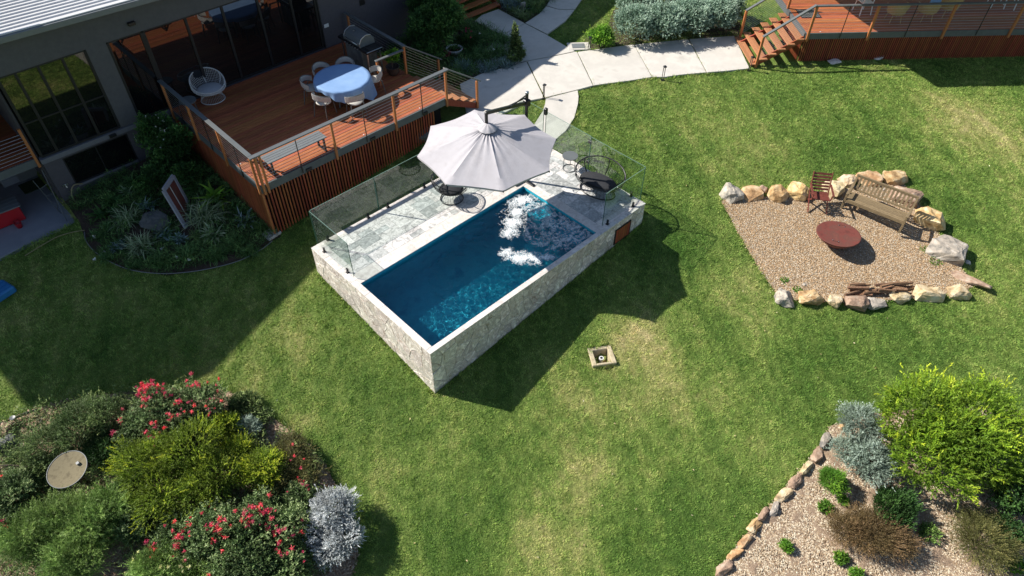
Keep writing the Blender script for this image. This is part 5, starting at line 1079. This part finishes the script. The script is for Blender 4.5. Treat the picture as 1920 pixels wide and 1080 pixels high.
LM = {
 'lime': leafmat('lime_leaves', (.17, .26, .018), (.46, .52, .035), (.05, .10, .012), .3),
 'gold': leafmat('golden_leaves', (.19, .25, .018), (.44, .45, .035), (.045, .08, .014), .32),
 'olive': leafmat('olive_leaves', (.085, .13, .04), (.20, .25, .08), (.03, .05, .015), .2),
 'soft': leafmat('soft_green_leaves', (.14, .22, .05), (.30, .40, .12), (.04, .075, .018), .3),
 'bright': leafmat('bright_green_leaves', (.10, .22, .02), (.24, .38, .04), (.03, .08, .01), .3),
 'grev': leafmat('grevillea_leaves', (.09, .14, .045), (.24, .29, .13), (.03, .05, .018), .2),
 'silver': leafmat('silver_leaves', (.36, .38, .38), (.58, .60, .62), (.16, .17, .17), .15, .8),
 'greygreen': leafmat('grey_green_leaves', (.19, .24, .19), (.34, .40, .34), (.07, .10, .07), .18, .8),
 'bluegreen': leafmat('hedge_leaves', (.13, .20, .14), (.30, .38, .30), (.04, .075, .045), .15, .7),
 'deep': leafmat('deep_green_leaves', (.035, .085, .02), (.085, .17, .04), (.012, .03, .008), .25),
 'strap': leafmat('strappy_leaves', (.045, .10, .025), (.12, .20, .06), (.015, .035, .01), .2),
 'varieg': leafmat('variegated_leaves', (.14, .19, .09), (.36, .40, .26), (.03, .06, .02), .2),
 'bluegrey': leafmat('blue_grey_leaves', (.10, .15, .14), (.24, .31, .30), (.03, .05, .05), .15),
 'brown': leafmat('bronze_leaves', (.15, .095, .045), (.29, .18, .095), (.05, .04, .015), .2),
 'bronzegreen': leafmat('bronze_green_leaves', (.11, .11, .035), (.24, .19, .07), (.04, .04, .012), .2),
 'dryleaf': leafmat('dry_leaves', (.36, .28, .16), (.6, .55, .42), (.2, .12, .06), .1),
 'redfl': leafmat('red_flowers', (.55, .05, .095), (.78, .18, .20), (.36, .02, .05), .3),
 'pinkfl': leafmat('magenta_flowers', (.40, .02, .10), (.6, .05, .18), (.2, .01, .05), .3),
 'creamfl': leafmat('cream_flowers', (.6, .55, .25), (.75, .72, .45), (.4, .35, .15), .3),
 'whitefl': leafmat('white_flowers', (.6, .6, .55), (.75, .75, .7), (.4, .4, .3), .3),
}
def blobs_from(lst, flat=.85):
    """lst of ((x,y,r), hc) -> ellipsoids standing on the ground"""
    return [(p[0], p[1], gzf(p[0], p[1]) + hc, p[2], p[2], max(hc * 1.0, p[2] * flat) if hc > p[2] * flat else p[2] * flat) for p, hc in lst]
def plant(name, label, cat, lst, lm, n_sp, n_lf, Ls, Ln, Wd, spread=.6, seed=1, fl=None, flat=.85, group=None, stems=5, **kw):
    n_sp = int(n_sp * 1.75); Wd = Wd * 1.45; spread = spread * 1.15; b = blobs_from(lst, flat); V, F, T_, Rn, P, D = sprays(b, n_sp, n_lf, Ls, Ln, Wd, spread, seed, **kw)
    cx, cy = sum(q[0] for q in b) / len(b), sum(q[1] for q in b) / len(b); base = Vector((cx, cy, gzf(cx, cy)))
    t = thing(name, label, cat, tuple(base), group=group)
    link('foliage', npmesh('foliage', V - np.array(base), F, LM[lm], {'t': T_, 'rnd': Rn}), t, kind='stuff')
    rng = random.Random(seed); st_ = MB(); k = 0
    for q in b:
        for i in range(stems):
            a = rng.uniform(0, 6.28); e_ = Vector((q[3] * .6 * math.cos(a), q[4] * .6 * math.sin(a), q[5] * .35)); c_ = Vector(q[:3]) - base; f_ = Vector((c_.x * .6, c_.y * .6, 0)); g_ = gzf(base.x + f_.x, base.y + f_.y) - base.z
            f_.z = g_; st_.tube([f_, f_.lerp(c_ + e_, .5) + Vector((rng.uniform(-.05, .05), rng.uniform(-.05, .05), .05)), c_ + e_], [.022, .014, .006], 5)
    st_.build('stem', M['bark'], t, kind='stuff')
    if fl:
        fm, nf, fs_ = fl; r2 = np.random.default_rng(seed + 5); wq = np.clip(fbm(P[:, 0] * 3.2, P[:, 1] * 3.2, 2, seed) - .36, .004, 1) ** 1.6; pick = r2.choice(len(P), nf * 6, p=wq / wq.sum()); Pp = P[pick] + D[pick] * .9
        # keep the outermost, upward-looking tips
        sc_ = np.zeros(len(Pp))
        for q in b: sc_ = np.maximum(sc_, 1 - np.linalg.norm((Pp - np.array(q[:3])) / np.array(q[3:6]), axis=1))
        o_ = np.argsort(sc_ - .3 * (Pp[:, 2] - Pp[:, 2].min()))[:nf]; Pp = Pp[o_] + np.array([0, 0, .02])
        m_ = 22; sz = np.repeat(r2.uniform(.45, 1.25, nf), m_); Pf = np.repeat(Pp, m_, 0) + r2.normal(0, fs_ * .24, (nf * m_, 3)) * sz[:, None]; Df = unit(r2.normal(0, 1, (nf * m_, 3)) + np.array([0, 0, .3])); z_ = r2.random(nf * m_)
        V, F, T_, Rn = leaves(Pf, Df, sz * fs_ * r2.uniform(.6, 1.2, nf * m_), np.full(nf * m_, fs_ * .16), z_ * .8, z_, np.repeat(r2.random(nf), m_), r2)
        link('blossom', npmesh('blossom', V - np.array(base), F, LM[fm], {'t': T_, 'rnd': Rn}), t, kind='stuff')
    return t
# lower right bed
plant('lime_shrub', 'large bright lime green shrub filling the lower right bed', 'shrub', [((7.50,-8.71,1.19), .75), ((8.40,-9.56,1.13), .75), ((7.82,-10.27,0.98), .65), ((6.78,-9.37,1.03), .65), ((7.45,-9.53,1.09), .95)], 'lime', 3600, 12, .24, .085, .0085, .5, 31, beta=.25, gamma=.4, fmin=.55, amp=.42, lumps=16, tcurve=1.8)
plant('grey_green_shrub', 'grey green bushy shrub at the corner of the right stone edging', 'shrub', [((6.55,-7.76,0.58), .5), ((5.99,-8.44,0.64), .45), ((5.87,-7.94,0.42), .35)], 'greygreen', 2600, 10, .12, .035, .006, .7, 32, lumps=13, amp=.34)
plant('feathery_shrub', 'small feathery bright green shrub on the mulch beside the edging', 'shrub', [((5.08,-8.03,0.37), .28)], 'bright', 900, 10, .10, .045, .0035, .5, 33)
plant('small_tuft', 'tiny green tuft just below the feathery shrub', 'plant', [((4.99,-8.46,0.13), .1)], 'bright', 120, 8, .07, .04, .004, .5, 34)
plant('striped_hebe', 'low dark green dome plant with upright striped shoots', 'shrub', [((5.54,-9.32,0.55), .26)], 'deep', 1100, 14, .20, .035, .008, .35, 35, alpha=.5, beta=1.0, gamma=.15, flat=.6)
plant('bronze_shrub', 'bronze brown feathery shrub in the middle of the mulch', 'shrub', [((4.69,-9.25,0.59), .26), ((4.37,-8.84,0.42), .2), ((4.98,-9.77,0.40), .18)], 'brown', 2200, 10, .26, .05, .0035, .4, 36, beta=.3, gamma=.35, flat=.6)
plant('bronze_shrub', 'second bronze feathery shrub towards the bottom right corner', 'shrub', [((6.30,-11.04,0.68), .3)], 'bronzegreen', 1500, 10, .28, .05, .0035, .4, 37, beta=.3, gamma=.35, flat=.6)
plant('dark_shrub', 'dark glossy green shrub in the shade of the lime shrub', 'shrub', [((7.74,-11.12,0.66), .4), ((6.79,-11.28,0.41), .3)], 'deep', 900, 9, .16, .075, .010, .7, 38)
for i, (p, lb) in enumerate([((4.56,-8.25,0.16), 'small green groundcover plant alone on the mulch, nearest the feathery shrub'), ((3.19,-8.12,0.13), 'tiny dark green plant near the rocks at the lower end of the mulch'), ((3.84,-9.08,0.16), 'small green plant in front of the bronze shrub'), ((3.77,-9.51,0.16), 'low green plant at the very bottom edge of the mulch'), ((5.72,-10.15,0.26), 'spindly green plant between the two bronze shrubs'), ((6.46,-11.80,0.25), 'pale green strappy plant in the bottom right corner')]):
    plant('mulch_plant', lb, 'plant', [(p, .1)], 'bright' if i != 4 else 'soft', 110, 8, .08, .045, .008, .7, 40 + i, flat=.5, stems=2)
# left bed
plant('olive_shrub', 'fine leaved olive green shrub at the upper left of the left bed', 'shrub', [((-6.72,4.75,0.77), .45), ((-7.42,4.79,0.59), .4), ((-6.11,4.54,0.60), .4)], 'olive', 2200, 11, .16, .045, .005, .5, 50, lumps=14)
plant('red_grevillea', 'red flowered shrub at the top of the left bed', 'shrub', [((-5.20,3.77,0.78), .5), ((-4.51,3.22,0.75), .5), ((-5.80,3.72,0.56), .4), ((-5.09,3.22,0.74), .5)], 'grev', 2400, 10, .14, .055, .008, .8, 51, ('redfl', 150, .058), lumps=15)
plant('dark_green_shrub', 'deep green fine leaved shrub between the bird bath and golden shrub', 'shrub', [((-6.56,3.97,0.47), .3)], 'deep', 1100, 10, .12, .05, .004, .5, 52)
plant('golden_shrub', 'wide golden olive shrub in the middle of the left bed', 'shrub', [((-5.96,2.82,0.86), .5), ((-5.21,2.42,0.94), .6), ((-5.07,1.52,0.78), .5), ((-6.14,2.03,0.77), .45), ((-5.60,1.57,0.70), .5)], 'gold', 3600, 13, .20, .042, .0065, .45, 53, beta=.35, gamma=.35, fmin=.5, amp=.45, lumps=14, tcurve=1.8)
plant('golden_shrub', 'small upright golden shrub between the red flowers and the grey tuft', 'shrub', [((-4.17,2.43,0.30), .4)], 'gold', 420, 12, .16, .04, .006, .45, 54)
plant('golden_shrub', 'golden green shrub with upright shoots right of the wide golden one', 'shrub', [((-4.20,1.05,0.53), .4), ((-4.33,1.73,0.37), .35)], 'gold', 1300, 12, .2, .042, .006, .45, 55, lumps=12, amp=.35)
plant('grey_tuft', 'small pale grey green bush at the top edge of the left bed', 'shrub', [((-3.86,2.16,0.34), .28)], 'greygreen', 800, 10, .1, .035, .004, .7, 56)
plant('green_conifer', 'low dark green spreading conifer at the right edge of the left bed', 'shrub', [((-3.48,1.04,0.50), .22), ((-3.55,0.41,0.44), .22), ((-3.97,0.60,0.41), .25)], 'bronzegreen', 1700, 11, .18, .04, .004, .45, 57, ('redfl', 5, .05), flat=.6)
plant('groundcover', 'low dark green groundcover above the grey tuft', 'plant', [((-3.62,2.94,0.42), .12), ((-3.47,2.36,0.23), .1)], 'olive', 800, 8, .12, .05, .006, .6, 58, flat=.45)
plant('red_grevillea', 'large red flowered shrub at the bottom of the left bed beside the silver bush', 'shrub', [((-5.11,-0.03,0.85), .5), ((-4.56,-0.59,0.66), .45), ((-5.76,0.40,0.79), .45), ((-5.48,-0.61,0.89), .45), ((-6.33,1.00,0.57), .35), ((-4.83,-1.17,0.56), .4)], 'grev', 4000, 10, .15, .058, .009, .8, 59, ('redfl', 130, .062), lumps=16)
plant('silver_bush', 'striking silver white bush at the lower right corner of the left bed', 'shrub', [((-3.57,-0.91,0.58), .5), ((-3.80,-1.44,0.48), .4), ((-4.14,-0.94,0.41), .35), ((-4.15,-1.40,0.36), .3)], 'silver', 2700, 12, .13, .035, .0055, .5, 60, lumps=12, amp=.32, beta=.5)
plant('feathery_grevillea', 'soft green feathery shrub at the lower left of the left bed', 'shrub', [((-7.98,2.89,0.68), .5), ((-7.44,2.37,0.71), .5), ((-8.51,3.02,0.68), .45), ((-8.05,1.99,0.73), .45), ((-7.02,2.66,0.42), .4)], 'soft', 4200, 10, .26, .085, .0038, .45, 61, gamma=.6, lumps=12)
plant('yellow_grevillea', 'pale green shrub with cream flowers at the bottom of the left bed', 'shrub', [((-6.84,0.74,0.51), .4), ((-6.45,0.12,0.49), .4)], 'soft', 1600, 10, .22, .085, .004, .4, 62, ('creamfl', 14, .05))
plant('orange_grevillea', 'green shrub with orange red flowers at the far left edge of the left bed', 'shrub', [((-8.42,4.28,0.51), .45), ((-8.76,3.69,0.48), .4), ((-8.13,4.46,0.31), .25)], 'grev', 1700, 10, .16, .06, .007, .7, 63, ('redfl', 8, .05))
plant('dark_green_shrub', 'dark green filler shrub below the golden shrub and left of the lower red flowers', 'shrub', [((-6.76,1.85,0.46), .3), ((-6.59,2.73,0.38), .3)], 'grev', 1100, 10, .13, .055, .008, .8, 64)
plant('green_conifer', 'low green shrub between the silver bush and the golden shoots', 'shrub', [((-3.95,0.00,0.40), .25), ((-4.45,0.40,0.36), .25)], 'grev', 900, 10, .13, .055, .008, .8, 65, ('redfl', 8, .05))
plant('olive_shrub', 'small olive shrub on the mulch between the boulders and the bird bath', 'shrub', [((-7.76,4.54,0.41), .25), ((-8.04,5.09,0.32), .2)], 'olive', 800, 10, .12, .05, .006, .7, 66)
# dead forked branch beside the bird bath
db = (-8.05,4.56); dbt = thing('dead_branch', 'bare dark forked branch leaning beside the bird bath', 'branch', db + (gzf(*db),)); MB().tube([(0.5, -.1, .25), (.1, .05, .5), (-.15, .2, .72), (-.42, .35, .8)], [.03, .022, .016, .008], 6).build('branch', M['bark'], dbt, smooth=True); MB().tube([(-.15, .2, .72), (-.35, .1, .85)], [.014, .006], 6).build('twig', M['bark'], dbt)
# top beds
plant('hedge', 'long mounded grey green hedge behind the concrete path', 'hedge', [((15.29,6.37,0.89), .55), ((16.07,5.76,0.93), .55), ((17.10,5.28,0.94), .55), ((18.05,4.76,0.90), .55), ((16.58,7.46,0.76), .5), ((17.82,6.96,0.85), .5), ((19.24,6.31,0.86), .5), ((19.24,4.98,0.72), .5)], 'bluegreen', 9000, 9, .13, .045, .012, .8, 70, lumps=34, amp=.2, fmin=.6)
plant('lime_bush', 'small light green bush beside the drain cover and the hedge', 'shrub', [((13.88,6.82,0.48), .35)], 'bright', 800, 9, .2, .07, .009, .5, 71)
plant('bamboo_shrub', 'tall dense green shrub against the house wall beside the deck', 'shrub', [((9.55,11.29,0.85), 1.3), ((8.72,10.44,0.84), .95), ((8.17,10.07,0.57), .5), ((9.28,10.39,0.69), 1.1)], 'deep', 3600, 10, .24, .10, .011, .7, 72, lumps=30, flat=1.0)
def straps(name, label, p, n, Ln, Wd, lm, seed, droop=1.2, up=1.2, cat='plant', fl=None, group=None, h0=.0):
    rng = np.random.default_rng(seed); a = rng.uniform(0, 6.283, n); L_ = Ln * rng.uniform(.6, 1.15, n); el = rng.uniform(.35, 1.35, n) * up; seg = 5; V = []; T_ = []; base = Vector((p[0], p[1], gzf(p[0], p[1]) + .02)); sp_ = p[2] * .35
    bx, by = rng.normal(0, sp_, n), rng.normal(0, sp_, n); Vv = np.empty((n, seg, 2, 3)); x = bx.copy(); y = by.copy(); z = np.full(n, h0); w_ = Wd * rng.uniform(.7, 1.2, n); e_ = np.clip(el, .2, 1.5)
    for k in range(seg):
        ww = w_ * (1 - (k / (seg - 1)) ** 2 * .92) * (.75 + .5 * math.sin(math.pi * min(1, k / (seg - 1) + .15)))
        Vv[:, k, 0] = np.stack([x - np.sin(a) * ww, y + np.cos(a) * ww, z], -1); Vv[:, k, 1] = np.stack([x + np.sin(a) * ww, y - np.cos(a) * ww, z], -1)
        x = x + np.cos(a) * np.cos(e_) * L_ / (seg - 1); y = y + np.sin(a) * np.cos(e_) * L_ / (seg - 1); z = z + np.sin(e_) * L_ / (seg - 1); e_ = e_ - droop * rng.uniform(.3, 1, n) * .45
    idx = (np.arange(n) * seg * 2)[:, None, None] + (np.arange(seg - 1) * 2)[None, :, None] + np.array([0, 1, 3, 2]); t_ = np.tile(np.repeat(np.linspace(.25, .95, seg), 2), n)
    o = thing(name, label, cat, tuple(base), group=group)
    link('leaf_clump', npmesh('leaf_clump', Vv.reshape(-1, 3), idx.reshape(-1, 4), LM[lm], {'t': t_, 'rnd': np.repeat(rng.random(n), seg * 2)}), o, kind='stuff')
    if fl:
        r2 = np.random.default_rng(seed + 1); m_ = 16 * fl[1]; c_ = np.repeat(np.stack([r2.normal(0, sp_ * 2, fl[1]), r2.normal(0, sp_ * 2, fl[1]), np.full(fl[1], fl[2])], -1), 16, 0); z_ = r2.random(m_)
        V, F, t2, rn = leaves(c_ + r2.normal(0, .015, (m_, 3)), unit(r2.normal(0, 1, (m_, 3))), np.full(m_, .05), np.full(m_, .014), z_ * .7, z_, r2.random(m_), r2); link('blossom', npmesh('blossom', V, F, LM[fl[0]], {'t': t2, 'rnd': rn}), o, kind='stuff')
    return o
for i, (p, n, L_, lm, lb, fl) in enumerate([
 ((10.19,9.49,0.59), 240, .50, 'strap', 'dark strappy clump in the upper bed nearest the deck stairs', None), ((10.64,9.06,0.51), 240, .48, 'strap', 'dark strappy clump in the upper bed beside the conical shrub', ('whitefl', 2, .35)),
 ((11.10,10.34,0.57), 240, .55, 'strap', 'tall dark strappy clump by the shaded slab of the upper path', ('whitefl', 1, .4)), ((11.31,11.35,0.54), 240, .55, 'strap', 'strappy clump at the foot of the entry steps', None), ((9.14,9.19,0.46), 260, .38, 'bluegrey', 'low blue green grassy clump near the lower rail of the stairs', None),
 ((9.69,8.52,0.46), 260, .38, 'bluegrey', 'low blue green grassy clump at the path edge', None), ((10.31,8.25,0.42), 260, .38, 'bluegrey', 'low blue green grassy clump at the bend of the path edge', None), ((8.50,9.03,0.38), 200, .38, 'strap', 'low dark clump right beside the stairs', None), ((11.47,9.70,0.44), 220, .45, 'strap', 'spreading clump leaning over the upper path', None),
 ((13.80,11.60,0.61), 260, .6, 'bluegrey', 'pale wispy grass clump above the upper path, left one', None), ((14.33,10.84,0.56), 240, .5, 'strap', 'green clump by the small stone beside the upper path', None), ((15.25,11.28,0.58), 240, .5, 'strap', 'green clump at the top edge of the picture by the curved path', None), ((13.47,10.73,0.34), 120, .35, 'varieg', 'pale tuft at the corner where the two upper paths meet', None)]):
    straps('grass_clump', lb, p, n, L_, .010, lm, 300 + i, fl=fl)
plant('conical_shrub', 'small conical green shrub at the path corner of the upper bed', 'shrub', [((10.79,8.23,0.39), .22), ((10.94,8.39,0.25), .5), ((10.91,8.39,0.13), .75)], 'olive', 900, 8, .09, .05, .012, .8, 73)
plant('magenta_shrub', 'low shrub with magenta flowers above the white bowl', 'shrub', [((10.31,10.22,0.44), .22)], 'deep', 420, 8, .12, .05, .01, .8, 74, ('pinkfl', 12, .05))
wb = (9.57,10.22); bw_ = thing('white_bowl_planter', 'white bowl planter with a magenta flower in the dark bed', 'planter', wb + (gzf(*wb) + .03,)); MB().lathe([(.14, 0), (.24, .08), (.31, .20), (.315, .22), (.28, .22), (.22, .12), (.02, .1)], 40).build('bowl', M['white'], bw_, smooth=True); MB().lathe([(.02, .17), (.27, .17), (.02, .175)], 24).build('potting_soil', M['soil'], bw_)
pl_ = straps('bowl_flower', 'magenta flowering plant growing in the white bowl', (wb[0], wb[1], .25), 60, .18, .018, 'deep', 330, fl=('pinkfl', 3, .18), h0=.2)
plant('crimson_cordyline', 'tiny dark crimson plant just below the white bowl', 'plant', [((9.14,10.14,0.18), .12)], 'pinkfl', 40, 6, .1, .05, .010, .6, 75, stems=2)
pp = (6.12,9.22); pd = thing('deck_pot', 'dark round pot standing in the corner of the deck near the barbecue', 'pot', pp + (ZD,)); MB().lathe([(.14, 0), (.2, .12), (.21, .26), (.23, .28), (.19, .28), (.17, .2), (.02, .2)], 28).build('pot', M['clay'], pd, smooth=True)
def potplant(name, label, c, r, lm, n, fl, seed, Ln=.08, Wd=.02):
    b = [(c[0], c[1], c[2], r, r, r * 1.1)]; V, F, T_, Rn, P, D = sprays(b, n, 6, .1, Ln, Wd, .8, seed); t = thing(name, label, 'plant', (c[0], c[1], c[2] - r)); B_ = np.array([c[0], c[1], c[2] - r])
    link('foliage', npmesh('foliage', V - B_, F, LM[lm], {'t': T_, 'rnd': Rn}), t, kind='stuff'); MB().tube([(0, 0, -.1), (0, 0, r)], .012, 6).build('stem', M['bark'], t)
    if fl: r2 = np.random.default_rng(seed); m_ = 60; V, F, t2, rn = leaves(P[:m_], unit(r2.normal(0, 1, (m_, 3))), np.full(m_, .05), np.full(m_, .02), np.full(m_, .4), np.full(m_, .9), r2.random(m_), r2); link('blossom', npmesh('blossom', V - B_, F, LM[fl], {'t': t2, 'rnd': rn}), t, kind='stuff')
potplant('pot_plant', 'bright green leafy plant with pink flowers in the dark deck pot', (pp[0], pp[1], ZD + .55), .26, 'bright', 260, 'pinkfl', 77)
# shaded bed under the house wall
plant('flowering_shrub', 'shaded shrub with small white flowers against the house and deck corner', 'shrub', [((-0.99,11.40,0.54), 1.0), ((-0.76,10.97,0.58), .8), ((-1.10,11.00,0.55), .4)], 'deep', 1800, 9, .15, .06, .012, .7, 80, ('whitefl', 30, .03), lumps=12)
plant('fern_bush', 'dense dark green bush behind the leaning frame', 'shrub', [((-1.78,10.67,0.47), .4), ((-0.94,10.26,0.41), .4)], 'deep', 900, 9, .16, .07, .01, .6, 81)
SH = [((-2.13,11.51,0.23), 40, .42, .028, 'strap', 'green bromeliad rosette at the upper left of the shaded bed', None), ((-2.21,10.94,0.19), 34, .36, .026, 'strap', 'second green bromeliad just below the first one', None), ((-2.94,11.16,0.25), 40, .46, .05, 'deep', 'broad leaved dark rosette near the hose', None), ((-3.39,10.97,0.22), 34, .40, .04, 'deep', 'broad leaved rosette at the left end of the shaded bed', None),
 ((-2.45,11.28,0.16), 30, .3, .03, 'varieg', 'pinkish white bromeliad against the wall side of the bed', None), ((-2.94,10.22,0.34), 120, .55, .014, 'varieg', 'variegated strappy clump left of the dark boulder', None), ((-1.28,8.78,0.47), 260, .75, .014, 'varieg', 'largest pale variegated strappy clump right of the leaning frame', None), ((-3.12,9.06,0.33), 150, .60, .014, 'varieg', 'pale variegated clump at the lower left of the shaded bed', None),
 ((-0.70,9.25,0.22), 26, .80, .055, 'bright', 'birds nest fern with broad upright bright leaves', None), ((-2.39,9.06,0.21), 34, .32, .045, 'bluegrey', 'blue grey rosette in front of the dark boulder', None), ((-2.21,8.63,0.21), 34, .30, .045, 'bluegrey', 'second blue grey rosette to the right of the first', None), ((-3.57,9.53,0.21), 34, .28, .04, 'bluegrey', 'pale rosette near the left curve of the edging strip', None), ((-0.47,7.92,0.22), 30, .40, .035, 'bluegrey', 'pale mottled bromeliad near the deck skirt', None), ((-0.36,8.26,0.19), 34, .36, .03, 'strap', 'green bromeliad against the deck skirt', None), ((-0.41,8.61,0.19), 34, .34, .02, 'strap', 'narrow leaved rosette beside the fern', None),
 ((-1.43,8.06,0.24), 40, .50, .035, 'varieg', 'yellowish long leaved rosette below the large variegated clump', None), ((-1.73,8.13,0.21), 30, .46, .035, 'olive', 'olive leaved rosette left of the yellowish one', None), ((-0.28,7.39,0.25), 120, .36, .012, 'strap', 'grassy clump beside the footing pad', None), ((-1.14,7.40,0.33), 260, .40, .011, 'strap', 'dark grassy clump at the lower right of the shaded bed', None), ((-2.32,7.98,0.36), 300, .42, .011, 'strap', 'dark grassy clump at the front middle of the shaded bed', ('whitefl', 2, .2)), ((-2.97,8.26,0.33), 280, .40, .011, 'strap', 'dark grassy clump at the front left of the shaded bed', ('whitefl', 1, .2)), ((-1.72,7.42,0.33), 280, .4, .011, 'strap', 'dark grassy clump between the two front clumps at the right', None),
 ((-0.97,6.85,0.27), 220, .3, .010, 'strap', 'low grassy clump at the far right end of the edging strip', None), ((-3.97,9.40,0.24), 150, .28, .010, 'strap', 'low grassy clump on the left curve of the bed', ('whitefl', 2, .12)), ((-3.85,10.32,0.21), 100, .28, .012, 'strap', 'small clump beside the patio corner with pale flowers', ('whitefl', 2, .14)), ((-3.57,8.65,0.27), 200, .28, .010, 'strap', 'low grassy clump near the bottom of the left curve', None), ((-1.59,9.44,0.25), 50, .4, .03, 'deep', 'dark rosette behind the leaning frame foot', None), ((-2.29,10.36,0.22), 40, .34, .03, 'bluegrey', 'grey rosette behind the dark boulder', None), ((-3.50,10.39,0.21), 60, .34, .02, 'strap', 'dark rosette by the hose end', None), ((-0.75,9.94,0.26), 60, .5, .03, 'deep', 'dark broad leaved plant beneath the deck rail side', None), ((-0.14,9.36,0.22), 50, .4, .03, 'deep', 'shaded plant along the deck skirt above the fern', None)]
for i, (p, n, L_, W_, lm, lb, fl) in enumerate(SH): straps('bed_plant', lb, p, n, L_, W_, lm, 400 + i, droop=.9 if W_ > .02 else 1.3, fl=fl, up=.9 if W_ > .02 else 1.2)
# low ground cover knitting the beds together
def cover(name, P, n, lm, seed, Ln=.07, Wd=.010, hmax=.16, avoid=()):
    rng = np.random.default_rng(seed); xs = [p[0] for p in P]; ys = [p[1] for p in P]; x = rng.uniform(min(xs), max(xs), n * 3); y = rng.uniform(min(ys), max(ys), n * 3)
    k = inpoly(x, y, P) & (fbm(x * 1.7, y * 1.7, 3, seed) > .40)
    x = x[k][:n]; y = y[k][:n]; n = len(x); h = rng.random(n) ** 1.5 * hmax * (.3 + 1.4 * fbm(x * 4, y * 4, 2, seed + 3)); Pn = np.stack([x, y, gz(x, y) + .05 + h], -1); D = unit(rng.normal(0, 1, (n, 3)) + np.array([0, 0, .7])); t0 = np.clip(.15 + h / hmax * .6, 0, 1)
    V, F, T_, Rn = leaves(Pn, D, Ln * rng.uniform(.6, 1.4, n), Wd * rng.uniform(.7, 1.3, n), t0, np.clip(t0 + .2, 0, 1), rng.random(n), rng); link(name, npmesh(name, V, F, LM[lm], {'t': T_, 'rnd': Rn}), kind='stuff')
cover('ground_cover', BED_LOW, 26000, 'strap', 601, .10, .009, .22); cover('ground_cover', BED_UP, 24000, 'strap', 602, .10, .009, .26); cover('ground_cover', BED_UP2, 9000, 'olive', 603, .10, .009, .22); cover('ground_cover', BED_LEFT, 52000, 'olive', 604, .08, .010, .34); cover('ground_cover', HEDGE, 5000, 'olive', 605)
# fallen leaves scattered on the lawn
rng_ = np.random.default_rng(9); n_ = 260; x_ = rng_.uniform(-8, 22, n_); y_ = rng_.uniform(-11, 6, n_); ok_ = np.ones(n_, bool)
for P_ in NOGRASS: ok_ &= ~inpoly(x_, y_, P_)
x_, y_ = x_[ok_], y_[ok_]; n_ = len(x_); V, F, T_, Rn = leaves(np.stack([x_, y_, gz(x_, y_) + .05], -1), unit(rng_.normal(0, 1, (n_, 3)) * np.array([1, 1, .15])), rng_.uniform(.03, .07, n_), np.full(n_, .014), rng_.random(n_) * .8, rng_.random(n_), rng_.random(n_), rng_)
link('fallen_leaves', npmesh('fallen_leaves', V, F, LM['dryleaf'], {'t': T_, 'rnd': Rn}), kind='stuff')
# small weeds on the gravel
for i, (p, lb) in enumerate([((9.31,-4.06,0.15), 'low yellow green weed in the left of the gravel'), ((9.30,-4.50,0.18), 'low weed near the lower left stones on the gravel'), ((13.25,-6.29,0.19), 'yellow green weed beside the big grey boulder, upper one'), ((13.04,-6.67,0.24), 'yellow green weed patch beside the big grey boulder, lower one')]):
    plant('gravel_weed', lb, 'plant', [(p, .03)], 'bright', 70, 6, .04, .025, .006, .8, 500 + i, flat=.25, stems=1)

# ------------------------------------------------------------------ furniture on the right deck
def tubchair(label, p, rz):
    t = thing('tan_rattan_chair', label, 'armchair', p + (Z2,), rz, 'tan rattan chairs on the right deck'); A = [math.pi * (i / 20 * 1.2 - .1) for i in range(21)]
    vs_ = []; 
    for a in A:
        for r_, z in ((.30, .34), (.37, .55), (.40, .78), (.37, .78), (.34, .55), (.27, .34)): vs_.append((r_ * math.cos(a), r_ * math.sin(a), z - (.14 * (1 - max(0, math.sin(a))) if z > .6 else 0)))
    MB().add(vs_, [(i * 6 + k, i * 6 + (k + 1) % 6, i * 6 + 6 + (k + 1) % 6, i * 6 + 6 + k) for i in range(20) for k in range(6)] + [tuple(range(6)), tuple(range(125, 119, -1))]).build('backrest', M['rattan_t'], t, smooth=False)
    MB().lathe([(.02, 0), (.30, 0), (.33, .04), (.30, .08), (.02, .08)], 24, (0, 0, .32)).build('seat', M['rattan_t'], t)
    for a in (.8, 2.3, 3.9, 5.5): MB().tube([(.3 * math.cos(a), .3 * math.sin(a), 0), (.22 * math.cos(a), .22 * math.sin(a), .34)], .015, 6).build('leg', M['rattan_t'], t)
    return t
tubchair('tan rattan chair on the right deck, left one, near the white table legs', (21.62,-0.45), A2 + math.pi)
t2 = tubchair('tan rattan chair on the right deck with a blue patterned cushion', (22.55,-1.19), A2 + math.pi); tubchair('tan rattan chair on the right deck, right one, behind a post', (23.44,-1.60), A2 + math.pi)
cs = thing('patterned_cushion', 'blue and white patterned cushion propped on the middle rattan chair', 'cushion'); cs.parent = None; cs.location = t2.location; cs.rotation_euler = t2.rotation_euler
MB().box(-.2, .20, .56, .2, .30, .86).build('cover', M['cloth'], cs, bevel=.04)
def whitechair(label, p, rz):
    t = thing('white_chair', label, 'chair', p + (Z2,), rz, 'white dining furniture on the right deck'); MB().box(-.22, -.22, .43, .22, .22, .46).build('seat', M['white'], t, bevel=.01); MB().box(-.22, .19, .62, .22, .22, .86).build('backrest', M['white'], t, bevel=.01)
    for x in (-.2, .2):
        MB().beam((x * 1.15, -.24, 0), (x, -.19, .43), .028, .028).build('leg', M['white'], t); MB().beam((x * 1.15, .26, 0), (x, .20, .43), .028, .028).build('leg', M['white'], t); MB().beam((x, .2, .43), (x, .22, .86), .028, .028).build('back_post', M['white'], t)
whitechair('white chair on the right deck nearest the stairs', (21.41,0.66), A2 + 3.3); whitechair('white chair at the far right of the right deck', (25.74,-2.57), A2 + 2.9); whitechair('white chair on the right deck at the picture edge', (26.15,-3.08), A2 + 3.4)
print('done')
